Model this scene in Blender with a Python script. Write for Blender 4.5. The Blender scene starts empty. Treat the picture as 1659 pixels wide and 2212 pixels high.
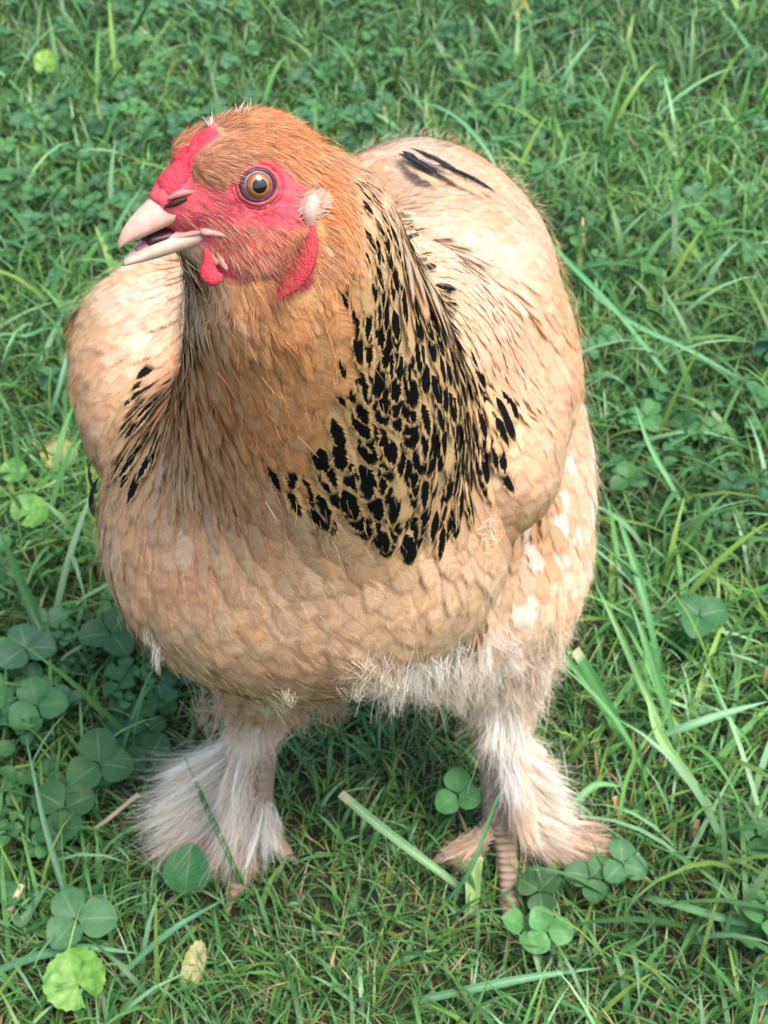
import bpy, bmesh, math, random
import numpy as np
from mathutils import Vector, Matrix
from mathutils.bvhtree import BVHTree
from mathutils.kdtree import KDTree

random.seed(7); rng = np.random.default_rng(7)
SC = bpy.context.scene
COL = SC.collection
R = math.radians

# ------------------------------------------------------------------ camera
PITCH = R(37.0); FPX = 3212.0
CAM = np.array((0.0, -0.678, 0.80))
cR = np.array((1.0, 0.0, 0.0))
cU = np.array((0.0, math.sin(PITCH), math.cos(PITCH)))
cF = np.array((0.0, math.cos(PITCH), -math.sin(PITCH)))
cam = bpy.data.cameras.new('camera'); camo = bpy.data.objects.new('camera', cam); COL.objects.link(camo)
camo.location = CAM; camo.rotation_euler = (R(90) - PITCH, 0, 0)
cam.sensor_fit = 'VERTICAL'; cam.sensor_height = 24.0; cam.lens = 12.0 * FPX / 1106.0
cam.clip_start = 0.02; cam.clip_end = 500
cam.dof.use_dof = True; cam.dof.focus_distance = 0.60; cam.dof.aperture_fstop = 17
SC.camera = camo

# ------------------------------------------------------------------ light
SUN_EL, SUN_AZ = R(66), R(128)       # azimuth: clockwise from +Y
w = bpy.data.worlds.new('World'); SC.world = w; w.use_nodes = True
nt = w.node_tree; nt.nodes.clear()
sky = nt.nodes.new('ShaderNodeTexSky'); sky.sky_type = 'NISHITA'; sky.sun_disc = False
sky.sun_elevation = SUN_EL; sky.sun_rotation = SUN_AZ; sky.dust_density = 4; sky.air_density = 1.0; sky.ozone_density = 0.6
bg = nt.nodes.new('ShaderNodeBackground'); bg.inputs[1].default_value = 0.145
wo = nt.nodes.new('ShaderNodeOutputWorld')
nt.links.new(sky.outputs[0], bg.inputs[0]); nt.links.new(bg.outputs[0], wo.inputs[0])
sl = bpy.data.lights.new('sun', 'SUN'); sl.energy = 1.65; sl.angle = R(34); sl.color = (1.0, 0.965, 0.92)
so = bpy.data.objects.new('sun', sl); COL.objects.link(so)
sd = Vector((math.sin(SUN_AZ) * math.cos(SUN_EL), math.cos(SUN_AZ) * math.cos(SUN_EL), math.sin(SUN_EL)))
so.rotation_euler = sd.to_track_quat('Z', 'Y').to_euler()
SC.view_settings.view_transform = 'Standard'; SC.view_settings.look = 'None'
SC.view_settings.exposure = 0.97; SC.view_settings.gamma = 1.0
SC.view_settings.use_curve_mapping = False
SC.render.engine = 'CYCLES'
SC.cycles.max_bounces = 6; SC.cycles.diffuse_bounces = 4; SC.cycles.transparent_max_bounces = 8

# ------------------------------------------------------------------ helpers
def lin(r, g, b):
    f = lambda c: (c / 255 / 12.92) if c / 255 <= 0.04045 else ((c / 255 + 0.055) / 1.055) ** 2.4
    return np.array((f(r), f(g), f(b)))
def WP(u, v, d):
    """point on the sight line of display pixel (u,v) (1659x2212 picture) at distance d along the axis"""
    return CAM + cR * ((u - 829.5) / FPX * d) + cU * ((1106 - v) / FPX * d) + cF * d
def GP(u, v, z=0.0):
    r = cR * ((u - 829.5) / FPX) + cU * ((1106 - v) / FPX) + cF
    t = (z - CAM[2]) / r[2]
    return CAM + r * t
def proj(P):
    P = np.asarray(P, float); q = P - CAM
    d = q @ cF
    return 829.5 + FPX * (q @ cR) / d, 1106 - FPX * (q @ cU) / d, d
def nrm(a):
    a = np.asarray(a, float)
    return a / np.maximum(np.linalg.norm(a, axis=-1, keepdims=True), 1e-12)
def sstep(a, b, x):
    t = np.clip((np.asarray(x, float) - a) / (b - a), 0, 1); return t * t * (3 - 2 * t)
def snoise(P, s, seed=0):
    """cheap smooth 3-D value noise, 0..1"""
    P = np.asarray(P, float) * s + seed * 17.31
    i = np.floor(P).astype(np.int64); f = P - i; f = f * f * (3 - 2 * f)
    def h(a, b, c):
        n = (a * 73856093) ^ (b * 19349663) ^ (c * 83492791) ^ (seed * 2654435)
        n = (n ^ (n >> 13)) * 1274126177 & 0x7fffffff
        return (n % 10007) / 10007.0
    out = 0
    for dx in (0, 1):
        for dy in (0, 1):
            for dz in (0, 1):
                wgt = (f[..., 0] if dx else 1 - f[..., 0]) * (f[..., 1] if dy else 1 - f[..., 1]) * (f[..., 2] if dz else 1 - f[..., 2])
                out = out + wgt * h(i[..., 0] + dx, i[..., 1] + dy, i[..., 2] + dz)
    return out

def make_mesh(name, V, F, col=None, uv=None, mat=None, smooth=True):
    """V (n,3); F (m,k) uniform polygons; col (n,4) per-vertex; uv (n,2) per-vertex"""
    V = np.asarray(V, np.float32); F = np.asarray(F, np.int32)
    me = bpy.data.meshes.new(name)
    me.vertices.add(len(V)); me.vertices.foreach_set('co', V.ravel())
    k = F.shape[1]
    me.loops.add(F.size); me.loops.foreach_set('vertex_index', F.ravel())
    me.polygons.add(len(F)); me.polygons.foreach_set('loop_start', np.arange(0, F.size, k, dtype=np.int32))
    me.polygons.foreach_set('loop_total', np.full(len(F), k, np.int32))
    if smooth: me.polygons.foreach_set('use_smooth', np.ones(len(F), bool))
    if col is not None:
        a = me.color_attributes.new('Col', 'FLOAT_COLOR', 'POINT'); a.data.foreach_set('color', np.asarray(col, np.float32).ravel())
    if uv is not None:
        l = me.uv_layers.new(name='UVMap'); l.data.foreach_set('uv', np.asarray(uv, np.float32)[F.ravel()].ravel())
    if mat: me.materials.append(mat)
    me.update(calc_edges=True)
    return me
def link(name, me, parent=None, loc=None, **props):
    o = bpy.data.objects.new(name, me); COL.objects.link(o)
    if parent: o.parent = parent
    if loc is not None: o.location = loc
    for k, v in props.items(): o[k] = v
    return o
def lathe_rings(rings, closed_ends=True):
    """rings: list of (n,3) arrays -> V,F quads (caps collapse to their own centre)"""
    n = len(rings[0]); V = np.concatenate(rings); F = []
    for i in range(len(rings) - 1):
        for j in range(n):
            a = i * n + j; b = i * n + (j + 1) % n
            F.append((a, b, b + n, a + n))
    if closed_ends:
        c0 = len(V); V = np.vstack([V, rings[0].mean(0), rings[-1].mean(0)])
        last = (len(rings) - 1) * n
        for j in range(0, n):
            k = (j + 1) % n
            F.append((c0, k, j, c0)); F.append((c0 + 1, last + j, last + k, c0 + 1))
    return V, F
def mesh_py(name, V, F, mat, smooth=True):
    me = bpy.data.meshes.new(name)
    F = [tuple(dict.fromkeys(f)) for f in F]
    me.from_pydata([tuple(v) for v in V], [], F); me.materials.append(mat)
    if smooth: me.polygons.foreach_set('use_smooth', np.ones(len(F), bool))
    me.update(); return me

# ------------------------------------------------------------------ materials
def new_mat(name):
    m = bpy.data.materials.new(name); m.use_nodes = True
    t = m.node_tree; b = t.nodes['Principled BSDF']; return m, t, b
def N(t, kind, **kw):
    n = t.nodes.new(kind)
    for k, v in kw.items():
        if k.startswith('i'): n.inputs[int(k[1:])].default_value = v
        else: setattr(n, k, v)
    return n
def mathn(t, op, a, b=None, c=None, clamp=False):
    n = t.nodes.new('ShaderNodeMath'); n.operation = op; n.use_clamp = clamp
    for i, x in enumerate((a, b, c)):
        if x is None: continue
        if isinstance(x, (int, float)): n.inputs[i].default_value = x
        else: t.links.new(x, n.inputs[i])
    return n.outputs[0]
def mixc(t, fac, a, b, blend='MIX'):
    n = t.nodes.new('ShaderNodeMix'); n.data_type = 'RGBA'; n.blend_type = blend
    for s, x in ((n.inputs[0], fac), (n.inputs[6], a), (n.inputs[7], b)):
        if isinstance(x, (int, float)): s.default_value = x
        elif isinstance(x, (tuple, list, np.ndarray)): s.default_value = (*x[:3], 1)
        else: t.links.new(x, s)
    return n.outputs[2]

def feather_material(name, per_object):
    m, t, b = new_mat(name); L = t.links.new
    if per_object:
        oi = N(t, 'ShaderNodeObjectInfo'); col, amt, rnd = oi.outputs['Color'], oi.outputs['Alpha'], oi.outputs['Random']
    else:
        at = N(t, 'ShaderNodeAttribute', attribute_name='Col'); col, amt = at.outputs['Color'], at.outputs['Alpha']
        rnd = 0.37
    uv = N(t, 'ShaderNodeUVMap'); sp = N(t, 'ShaderNodeSeparateXYZ'); L(uv.outputs[0], sp.inputs[0])
    ax = mathn(t, 'ABSOLUTE', mathn(t, 'MULTIPLY_ADD', sp.outputs[0], 2.0, -1.0))     # 0 at the shaft, 1 at the edge
    v = sp.outputs[1]
    barb = mathn(t, 'MULTIPLY_ADD', ax, -0.22, v)                                     # coordinate that is constant along a barb
    cb = N(t, 'ShaderNodeCombineXYZ'); L(mathn(t, 'MULTIPLY', ax, 1.2), cb.inputs[0]); L(mathn(t, 'MULTIPLY', barb, 30.0), cb.inputs[1])
    geo = N(t, 'ShaderNodeNewGeometry')
    if per_object: L(mathn(t, 'MULTIPLY', rnd, 50.0), cb.inputs[2])
    else:
        L(mathn(t, 'MULTIPLY', geo.outputs['Random Per Island'], 50.0), cb.inputs[2])
    nz = N(t, 'ShaderNodeTexNoise', i2=1.0, i3=2.0); L(cb.outputs[0], nz.inputs['Vector'])
    n1 = nz.outputs[0]
    # broad mottling in object space
    tc = N(t, 'ShaderNodeNewGeometry'); n2 = N(t, 'ShaderNodeTexNoise', i2=240.0, i3=3.0); L(tc.outputs['Position'], n2.inputs['Vector'])
    shade = mathn(t, 'ADD', mathn(t, 'ADD', mathn(t, 'MULTIPLY_ADD', n1, 0.8, 0.38), mathn(t, 'MULTIPLY_ADD', n2.outputs[0], 0.35, -0.1)), mathn(t, 'MULTIPLY', v, .27))
    c1 = N(t, 'ShaderNodeVectorMath', operation='SCALE'); L(col, c1.inputs[0]); L(shade, c1.inputs[3])
    # paler fringe
    edge = mathn(t, 'MULTIPLY', mathn(t, 'SUBTRACT', mathn(t, 'MAXIMUM', ax, mathn(t, 'MULTIPLY_ADD', v, 1.6, -0.62)), 0.72, clamp=True), 1.7, clamp=True)
    pale = N(t, 'ShaderNodeVectorMath', operation='MULTIPLY'); L(c1.outputs[0], pale.inputs[0]); pale.inputs[1].default_value = (1.22, 1.27, 1.32)
    c2 = mixc(t, edge, c1.outputs[0], pale.outputs[0])
    # pale shaft
    shaft = mathn(t, 'MULTIPLY', mathn(t, 'LESS_THAN', ax, 0.04), 0.22)
    c3 = mixc(t, shaft, c2, (0.74, 0.62, 0.50))
    # black centre, ragged along the barbs
    prof = mathn(t, 'MULTIPLY', mathn(t, 'SUBTRACT', 1.0, mathn(t, 'ABSOLUTE', mathn(t, 'MULTIPLY', mathn(t, 'SUBTRACT', v, 0.66), 2.7))), 1.5)
    prof = mathn(t, 'MINIMUM', prof, 1.0)
    inside = mathn(t, 'SUBTRACT', mathn(t, 'MULTIPLY', prof, amt), mathn(t, 'ADD', mathn(t, 'MULTIPLY', ax, 1.0), mathn(t, 'MULTIPLY_ADD', n1, 0.7, -0.35)))
    blk = mathn(t, 'MULTIPLY', mathn(t, 'GREATER_THAN', amt, 0.02), mathn(t, 'MULTIPLY_ADD', inside, 9.0, 0.4, clamp=True), clamp=True)
    c4 = mixc(t, blk, c3, (0.006, 0.0055, 0.006))
    L(c4, b.inputs['Base Color'])
    b.inputs['Roughness'].default_value = .62
    L(mathn(t, 'MULTIPLY_ADD', blk, -0.22, 0.3), b.inputs['Specular IOR Level'])
    bp = N(t, 'ShaderNodeBump', i0=0.55, i1=0.0006); L(n1, bp.inputs['Height']); L(bp.outputs[0], b.inputs['Normal'])
    # thin vanes let some light through
    tr = N(t, 'ShaderNodeBsdfTranslucent'); L(c4, tr.inputs[0])
    ms = N(t, 'ShaderNodeMixShader', i0=0.18); L(b.outputs[0], ms.inputs[1]); L(tr.outputs[0], ms.inputs[2])
    # the barbs fray apart towards the rim
    cb2 = N(t, 'ShaderNodeCombineXYZ'); L(mathn(t, 'MULTIPLY', ax, 1.5), cb2.inputs[0]); L(mathn(t, 'MULTIPLY', barb, 85.0), cb2.inputs[1])
    L(mathn(t, 'MULTIPLY', rnd if per_object else geo.outputs['Random Per Island'], 31.0), cb2.inputs[2])
    n3 = N(t, 'ShaderNodeTexNoise', i2=1.0, i3=2.0); L(cb2.outputs[0], n3.inputs['Vector'])
    rim = mathn(t, 'MAXIMUM', ax, mathn(t, 'MULTIPLY_ADD', v, 2.4, -1.4))
    fr = mathn(t, 'MULTIPLY', mathn(t, 'SUBTRACT', rim, .45, clamp=True), 1.9)
    gone = mathn(t, 'MULTIPLY_ADD', mathn(t, 'SUBTRACT', fr, mathn(t, 'MULTIPLY_ADD', n3.outputs[0], 1.3, -.02)), 1.35, .5, clamp=True)
    tp = N(t, 'ShaderNodeBsdfTransparent'); ma = N(t, 'ShaderNodeMixShader'); L(gone, ma.inputs[0]); L(ms.outputs[0], ma.inputs[1]); L(tp.outputs[0], ma.inputs[2])
    L(ma.outputs[0], t.nodes['Material Output'].inputs[0])
    return m
M_FO = feather_material('feather_vane', True)
M_FS = feather_material('feather_vane_joined', False)

def attr_material(name, rough=0.7, transl=0.25, spec=0.3, noise=0.0, scale=200, bump=0.0):
    m, t, b = new_mat(name); L = t.links.new
    at = N(t, 'ShaderNodeAttribute', attribute_name='Col'); c = at.outputs['Color']
    if noise:
        g = N(t, 'ShaderNodeNewGeometry'); n = N(t, 'ShaderNodeTexNoise', i2=float(scale), i3=4.0); L(g.outputs['Position'], n.inputs['Vector'])
        s = N(t, 'ShaderNodeVectorMath', operation='SCALE'); L(c, s.inputs[0]); L(mathn(t, 'MULTIPLY_ADD', n.outputs[0], noise * 2, 1 - noise), s.inputs[3]); c = s.outputs[0]
        if bump:
            bp = N(t, 'ShaderNodeBump', i0=bump, i1=0.001); L(n.outputs[0], bp.inputs['Height']); L(bp.outputs[0], b.inputs['Normal'])
    L(c, b.inputs['Base Color']); b.inputs['Roughness'].default_value = rough; b.inputs['Specular IOR Level'].default_value = spec
    if transl:
        tr = N(t, 'ShaderNodeBsdfTranslucent'); L(c, tr.inputs[0])
        ms = N(t, 'ShaderNodeMixShader', i0=transl); L(b.outputs[0], ms.inputs[1]); L(tr.outputs[0], ms.inputs[2])
        L(ms.outputs[0], t.nodes['Material Output'].inputs[0])
    return m
M_HAIR = attr_material('fine_plumage', 0.6, 0.2)
M_GRASS = attr_material('grass_blades', 0.40, 0.22, 0.4, noise=0.25, scale=400)
M_BODY = attr_material('skin_and_down', 0.7, 0.0, 0.25, noise=0.22, scale=420, bump=0.8)

def solid(name, col, rough=0.5, spec=0.4, noise=0.2, scale=300, bump=0.3, dist=0.0006, sss=0.0, coat=0.0):
    m, t, b = new_mat(name); L = t.links.new
    tc = N(t, 'ShaderNodeTexCoord'); n = N(t, 'ShaderNodeTexNoise', i2=float(scale), i3=4.0); L(tc.outputs['Object'], n.inputs['Vector'])
    c = mixc(t, n.outputs[0], tuple(np.array(col) * (1 - noise)), tuple(np.minimum(np.array(col) * (1 + noise), 0.95)))
    L(c, b.inputs['Base Color']); b.inputs['Roughness'].default_value = rough; b.inputs['Specular IOR Level'].default_value = spec
    b.inputs['Coat Weight'].default_value = coat; b.inputs['Coat Roughness'].default_value = 0.03
    if sss: b.inputs['Subsurface Weight'].default_value = sss; b.inputs['Subsurface Radius'].default_value = (0.004, 0.0015, 0.001); b.inputs['Subsurface Scale'].default_value = 1.0
    if bump: bp = N(t, 'ShaderNodeBump', i0=bump, i1=dist); L(n.outputs[0], bp.inputs['Height']); L(bp.outputs[0], b.inputs['Normal'])
    return m
M_BEAK = solid('beak_horn', lin(216, 172, 156), 0.38, 0.5, 0.28, 260, 0.15, sss=0.15)
M_BEAK2 = solid('lower_beak_horn', lin(218, 188, 168), 0.4, 0.5, 0.2, 260, 0.15, sss=0.1)
M_RED = solid('red_skin', lin(212, 60, 76), 0.5, 0.4, 0.45, 1100, 1.0, 0.0008, sss=0.08)
M_MOUTH = solid('mouth_lining', lin(70, 25, 35), 0.35, 0.5, 0.3, 300, 0.3)
M_TONGUE = solid('tongue', lin(170, 120, 130), 0.3, 0.5, 0.15, 300, 0.3, sss=0.2)
M_NOSTRIL = solid('nostril', lin(70, 30, 28), 0.6, 0.3, 0.3, 500, 0.3)
M_LID = solid('eyelid', lin(176, 84, 92), 0.45, 0.4, 0.25, 800, 0.6)
M_CLAW = solid('claw_horn', lin(150, 128, 104), 0.4, 0.4, 0.2, 400, 0.2)
M_SCALE = solid('leg_scale', lin(158, 138, 116), 0.38, 0.5, 0.28, 350, 0.5)

# ------------------------------------------------------------------ head frame (millimetres, x forward, y bird's left, z up)
hf = nrm(np.array((-.79, -.598, .137)))
hu = nrm(np.array((0, 0, 1.0)) - hf * hf[2]); hl = np.cross(hu, hf)
HM = np.stack([hf, hl, hu], 1)                      # local -> world
EYE_L = np.array((0.0, 17.0, 4.0))
HO = WP(557, 400, 0.572) - HM @ (EYE_L * 0.001)
def H(x, y=None, z=None):
    p = np.asarray(x if y is None else (x, y, z), float)
    return HO + (p * 0.001) @ HM.T
def Hinv(P): return ((np.asarray(P) - HO) @ HM) * 1000.0

# ------------------------------------------------------------------ the hen's body: one smooth distance field, meshed once
CF = np.stack([cR, cU, cF], 1)
prims = []
def ell(c, r, M=None, k=0.02, op='u'): prims.append(('e', np.asarray(c, float), np.asarray(r, float), CF if M is None else M, k, op))
def cap(a, b, ra, rb, k=0.02): prims.append(('c', np.asarray(a, float), np.asarray(b, float), ra, rb, k))
def frame(z, x):
    z = nrm(np.asarray(z, float)); x = np.asarray(x, float); x = nrm(x - z * (x @ z)); return np.stack([x, np.cross(z, x), z], 1)

# trunk
ell(WP(610, 1175, .795), (.094, .086, .088), k=.0)
ell(WP(480, 1090, .80), (.066, .080, .070), k=.02)
ell(WP(800, 1180, .80), (.078, .070, .070), k=.03)
ell(WP(740, 900, .89), (.118, .120, .110), k=.03)
ell(WP(880, 600, 1.00), (.090, .088, .10), k=.05)
ell(WP(955, 1130, .990), (.101, .106, .088), k=.03)
ell(WP(1120, 1010, 1.03), (.054, .091, .072), k=.025)
ell(WP(720, 1330, .89), (.09, .040, .085), k=.04)
ell(WP(905, 1420, .93), (.045, .030, .05), k=.03)
cap(WP(930, 560, 1.04), WP(985, 520, 1.12), .060, .034, k=.04)       # tail root
# thighs
cap(WP(1080, 1270, .965), WP(1090, 1500, .995), .056, .028, k=.025)
cap(WP(590, 1330, .92), WP(560, 1500, .97), .045, .027, k=.025)
# neck
nk = [H(-14, 0, -6), WP(655, 520, .612), WP(655, 640, .640), WP(690, 760, .680), WP(700, 890, .725), WP(670, 1010, .768)]
nr = [.0270, .0335, .0435, .0545, .065, .071]
for i in range(5): cap(nk[i], nk[i + 1], nr[i], nr[i + 1], k=.014 if i == 0 else .030)
cap(H(2, 0, -20), WP(575, 610, .612), .017, .030, k=.02)             # throat
ell(WP(850, 790, .78), (.044, .070, .044), k=.03)                    # cape spreading over the near shoulder
ell(WP(925, 850, .805), (.046, .066, .042), k=.035)
ell(WP(985, 725, .872), (.052, .078, .046), k=.05)
# head
ell(H(-5, 0, 3), (.027, .0185, .0225), HM, k=.012)
ell(H(16, 0, -5), (.021, .0115, .0135), HM, k=.010)
ell(H(-4, 0, -17), (.023, .0145, .0150), HM, k=.010)
ell(H(10, 8.5, 11.5), (.013, .0062, .0065), HM, k=.005)
ell(H(10, -8.5, 11.5), (.013, .0062, .0065), HM, k=.005)
ell(H(-14, 11, -8), (.011, .008, .010), HM, k=.006)
ell(H(8, 0, -22), (.016, .0088, .0085), HM, k=.008)
# wings (last, with a tighter blend so their edges stay readable)
cap(WP(1048, 1000, .802), WP(1034, 800, .868), .0445, .050, k=.004)
cap(WP(1034, 800, .868), WP(978, 610, .950), .048, .047, k=.055)
cap(WP(985, 610, .950), WP(900, 455, 1.03), .047, .034, k=.055)
cap(WP(312, 930, .835), WP(335, 760, .885), .037, .040, k=.010)
cap(WP(335, 760, .885), WP(450, 640, .95), .040, .040, k=.055)
# shanks and toes
def foot(hock, ankle, toes, rs=.0130):
    cap(hock, ankle, rs * 1.25, rs * .95, k=.010)
    for t in toes:
        for a, b, ra, rb in zip(t[:-1], t[1:], (.0082, .0068, .0058), (.0068, .0058, .0042)): cap(a, b, ra, rb, k=.004)
for i_, p_ in enumerate(prims):          # leave room for the plumage
    if p_[0] == 'e' and i_ < 10: prims[i_] = (*p_[:2], p_[2] - .0045, *p_[3:])
    elif p_[0] == 'c' and i_ < 12: prims[i_] = (*p_[:3], p_[3] - .004, p_[4] - .004, p_[5])
    elif p_[0] == 'c': prims[i_] = (*p_[:3], p_[3] - .003, p_[4] - .003, p_[5])
hkR, akR = WP(1078, 1520, .985), GP(1082, 1775, .020)
hkL, akL = WP(556, 1510, .985), GP(545, 1775, .022)
def toe(a, pts): return [np.array(a)] + [GP(u, v, z) for u, v, z in pts]
toesR = [toe(akR, [(1095, 1865, .011), (1100, 1950, .006), (1100, 1985, .004)]),
         toe(akR, [(1030, 1815, .011), (975, 1845, .006), (950, 1858, .004)]),
         toe(akR, [(1190, 1800, .012), (1270, 1815, .007), (1310, 1822, .004)]),
         toe(akR, [(1120, 1745, .010), (1150, 1725, .005)])]
toesL = [toe(akL, [(530, 1850, .011), (515, 1910, .006), (505, 1935, .004)]),
         toe(akL, [(470, 1800, .012), (390, 1815, .007), (350, 1818, .004)]),
         toe(akL, [(590, 1815, .012), (610, 1840, .006), (622, 1850, .004)]),
         toe(akL, [(560, 1735, .010), (575, 1715, .005)])]
foot(hkR, akR, toesR); foot(hkL, akL, toesL)

def prim_d(p, P):
    if p[0] == 'e':
        _, c, r, M, k, op = p
        q = (P - c) @ M
        k0 = np.linalg.norm(q / r, axis=-1); k1 = np.linalg.norm(q / (r * r), axis=-1)
        return k0 * (k0 - 1) / np.maximum(k1, 1e-9), k
    _, a, b, ra, rb, k = p
    ab = b - a; t = np.clip(((P - a) @ ab) / (ab @ ab), 0, 1)
    return np.linalg.norm(P - a - t[..., None] * ab, axis=-1) - (ra + (rb - ra) * t), k
def smin(a, b, k):
    if k <= 0: return np.minimum(a, b)
    h = np.maximum(k - np.abs(a - b), 0) / k
    return np.minimum(a, b) - h * h * k * 0.25
def bbox(p):
    if p[0] == 'e':
        e = np.abs(p[3]) @ p[2]; return p[1] - e, p[1] + e
    return np.minimum(p[1] - p[3], p[2] - p[4]), np.maximum(p[1] + p[3], p[2] + p[4])
def sdf(P):
    d = np.full(P.shape[:-1], 1.0)
    for p in prims:
        dd, k = prim_d(p, P); d = smin(d, dd, k)
    return d
def grad(P, e=0.0004):
    g = np.stack([sdf(P + np.eye(3)[i] * e) - sdf(P - np.eye(3)[i] * e) for i in range(3)], -1)
    return g / (2 * e)

def surface_nets(h):
    los, his = zip(*[bbox(p) for p in prims])
    lo = np.min(los, 0) - 3 * h; hi = np.max(his, 0) + 3 * h
    n = np.ceil((hi - lo) / h).astype(int) + 1
    D = np.full(n, 1.0, np.float32)
    for p in prims:
        a, b = bbox(p); pad = 0.012 + p[-2 if p[0] == 'e' else -1]
        i0 = np.maximum(((a - pad - lo) / h).astype(int), 0); i1 = np.minimum(((b + pad - lo) / h).astype(int) + 2, n)
        ax = [lo[i] + h * np.arange(i0[i], i1[i]) for i in range(3)]
        G = np.stack(np.meshgrid(*ax, indexing='ij'), -1)
        dd, k = prim_d(p, G)
        s = tuple(slice(i0[i], i1[i]) for i in range(3))
        D[s] = smin(D[s], dd.astype(np.float32), k)
    S = D < 0
    # cells that straddle the surface
    c = np.zeros(np.array(n) - 1, np.int8)
    for dx in (0, 1):
        for dy in (0, 1):
            for dz in (0, 1): c += S[dx:n[0] - 1 + dx, dy:n[1] - 1 + dy, dz:n[2] - 1 + dz]
    act = (c > 0) & (c < 8); idx = np.full(act.shape, -1, np.int64); ijk = np.argwhere(act); idx[act] = np.arange(len(ijk))
    V = lo + (ijk + 0.5) * h
    Q = []
    for ax in range(3):
        o = [slice(1, -1)] * 3; o[ax] = slice(0, -1); o2 = list(o); o2[ax] = slice(1, None)
        A = S[tuple(o)]; B = S[tuple(o2)]; E = np.argwhere(A != B)
        flip = A[tuple(E.T)]
        base = E + 1; base[:, ax] -= 1
        u, v = [(1, 2), (2, 0), (0, 1)][ax]
        e1 = np.eye(3, dtype=int)[u]; e2 = np.eye(3, dtype=int)[v]
        q = np.stack([idx[tuple((base - e1 - e2).T)], idx[tuple((base - e2).T)], idx[tuple(base.T)], idx[tuple((base - e1).T)]], 1)
        q[~flip] = q[~flip][:, ::-1]
        Q.append(q)
    Q = np.concatenate(Q); Q = Q[(Q >= 0).all(1)]
    return V, Q
def settle(V, it=3):
    for _ in range(it):
        g = grad(V); d = sdf(V); gn = (g * g).sum(-1, keepdims=True)
        V = V - np.clip(d[:, None] * g / np.maximum(gn, .05), -.003, .003)
    return V
BV, BQ = surface_nets(0.0028)
BV = settle(BV, 3)
# Laplacian relax + resettle evens out the net
def relax(V, Q, it=2):
    for _ in range(it):
        s = np.zeros_like(V); n = np.zeros(len(V))
        for a in range(4):
            np.add.at(s, Q[:, a], V[Q[:, (a + 1) % 4]]); np.add.at(n, Q[:, a], 1)
            np.add.at(s, Q[:, a], V[Q[:, (a - 1) % 4]]); np.add.at(n, Q[:, a], 1)
        V = V * .5 + .5 * s / n[:, None]
    return V
BV = settle(relax(BV, BQ, 2), 2)
BVH = BVHTree.FromPolygons([tuple(v) for v in BV], [tuple(int(i) for i in q) for q in BQ])

def hit(u, v):
    """body surface seen at display pixel (u,v); just outside the outline, the nearest point inwards"""
    d0 = math.hypot(660 - u, 900 - v)
    for k in range(12):
        uu, vv = u + (660 - u) / d0 * 5 * k, v + (900 - v) / d0 * 5 * k
        d = WP(uu, vv, 1.0) - CAM
        loc, n, i, dist = BVH.ray_cast(Vector(CAM), Vector(d).normalized())
        if loc is not None: return np.array(loc), np.array(n)
    return None, None

# ------------------------------------------------------------------ hen root and body mesh
hen = bpy.data.objects.new('hen', None); COL.objects.link(hen)
hen['label'] = 'buff hen with black-flecked neck cape standing on the lawn, beak slightly open'
hen['category'] = 'hen'

def inpoly(u, v, poly):
    u = np.atleast_1d(u); v = np.atleast_1d(v); c = np.zeros(u.shape, bool)
    x1, y1 = poly[-1]
    for x2, y2 in poly:
        m = (y1 > v) != (y2 > v)
        with np.errstate(divide='ignore', invalid='ignore'):
            xi = (x1 - x2) * (v - y2) / (y1 - y2 + 1e-12) + x2
        c ^= m & (u < xi); x1, y1 = x2, y2
    return c
CAPE = [(748, 350), (790, 400), (845, 470), (890, 580), (985, 710), (1075, 830), (1062, 930), (1000, 1050), (930, 1100), (868, 1150),
        (800, 1120), (700, 1085), (595, 1050), (600, 985), (690, 900), (720, 800), (735, 690), (770, 600), (775, 500), (760, 420)]
CAPE_L = [(378, 730), (330, 820), (272, 950), (290, 985), (350, 965), (372, 880), (384, 760)]
ANCH = [(560, 260, 216, 146, 88), (650, 300, 218, 144, 78), (720, 450, 220, 154, 86), (480, 350, 205, 145, 105), (600, 700, 232, 156, 86),
 (450, 750, 226, 156, 92), (550, 900, 226, 152, 86), (700, 750, 230, 162, 92), (800, 800, 205, 172, 120), (950, 900, 214, 184, 132), (900, 650, 208, 182, 130),
 (830, 1080, 208, 172, 122), (500, 1050, 218, 172, 126), (350, 1000, 206, 170, 130), (300, 1200, 216, 176, 134), (450, 1300, 210, 168, 126), (650, 1300, 210, 170, 130),
 (600, 1480, 190, 154, 106), (850, 1250, 212, 172, 132), (900, 1400, 194, 160, 118), (1000, 1180, 216, 182, 142), (1130, 1100, 200, 156, 108),
 (1080, 960, 224, 184, 146), (1200, 900, 206, 158, 106), (1000, 550, 226, 204, 182), (900, 450, 220, 190, 158), (1050, 700, 226, 198, 170),
 (850, 320, 214, 194, 170), (1000, 380, 220, 176, 138), (1160, 650, 216, 170, 124), (1280, 950, 242, 228, 208), (1250, 1200, 234, 210, 178),
 (1150, 1300, 224, 194, 160), (1100, 1450, 220, 195, 160), (950, 1500, 228, 216, 204), (220, 700, 212, 166, 116), (250, 900, 200, 158, 108),
 (340, 680, 226, 206, 180), (1150, 1000, 200, 152, 100), (1215, 780, 208, 162, 114), (1060, 1125, 194, 148, 100), (560, 1400, 204, 160, 122), (420, 1180, 210, 168, 128), (700, 1200, 208, 168, 130), (480, 1650, 226, 206, 192), (1130, 1700, 216, 190, 170), (350, 1780, 206, 180, 160), (1080, 830, 222, 186, 146)]
AN = np.array(ANCH, float); ANC = np.array([lin(*a[2:]) for a in ANCH])  # plumage tones, with some lower-breast shade and neck light kept in the colour
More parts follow.
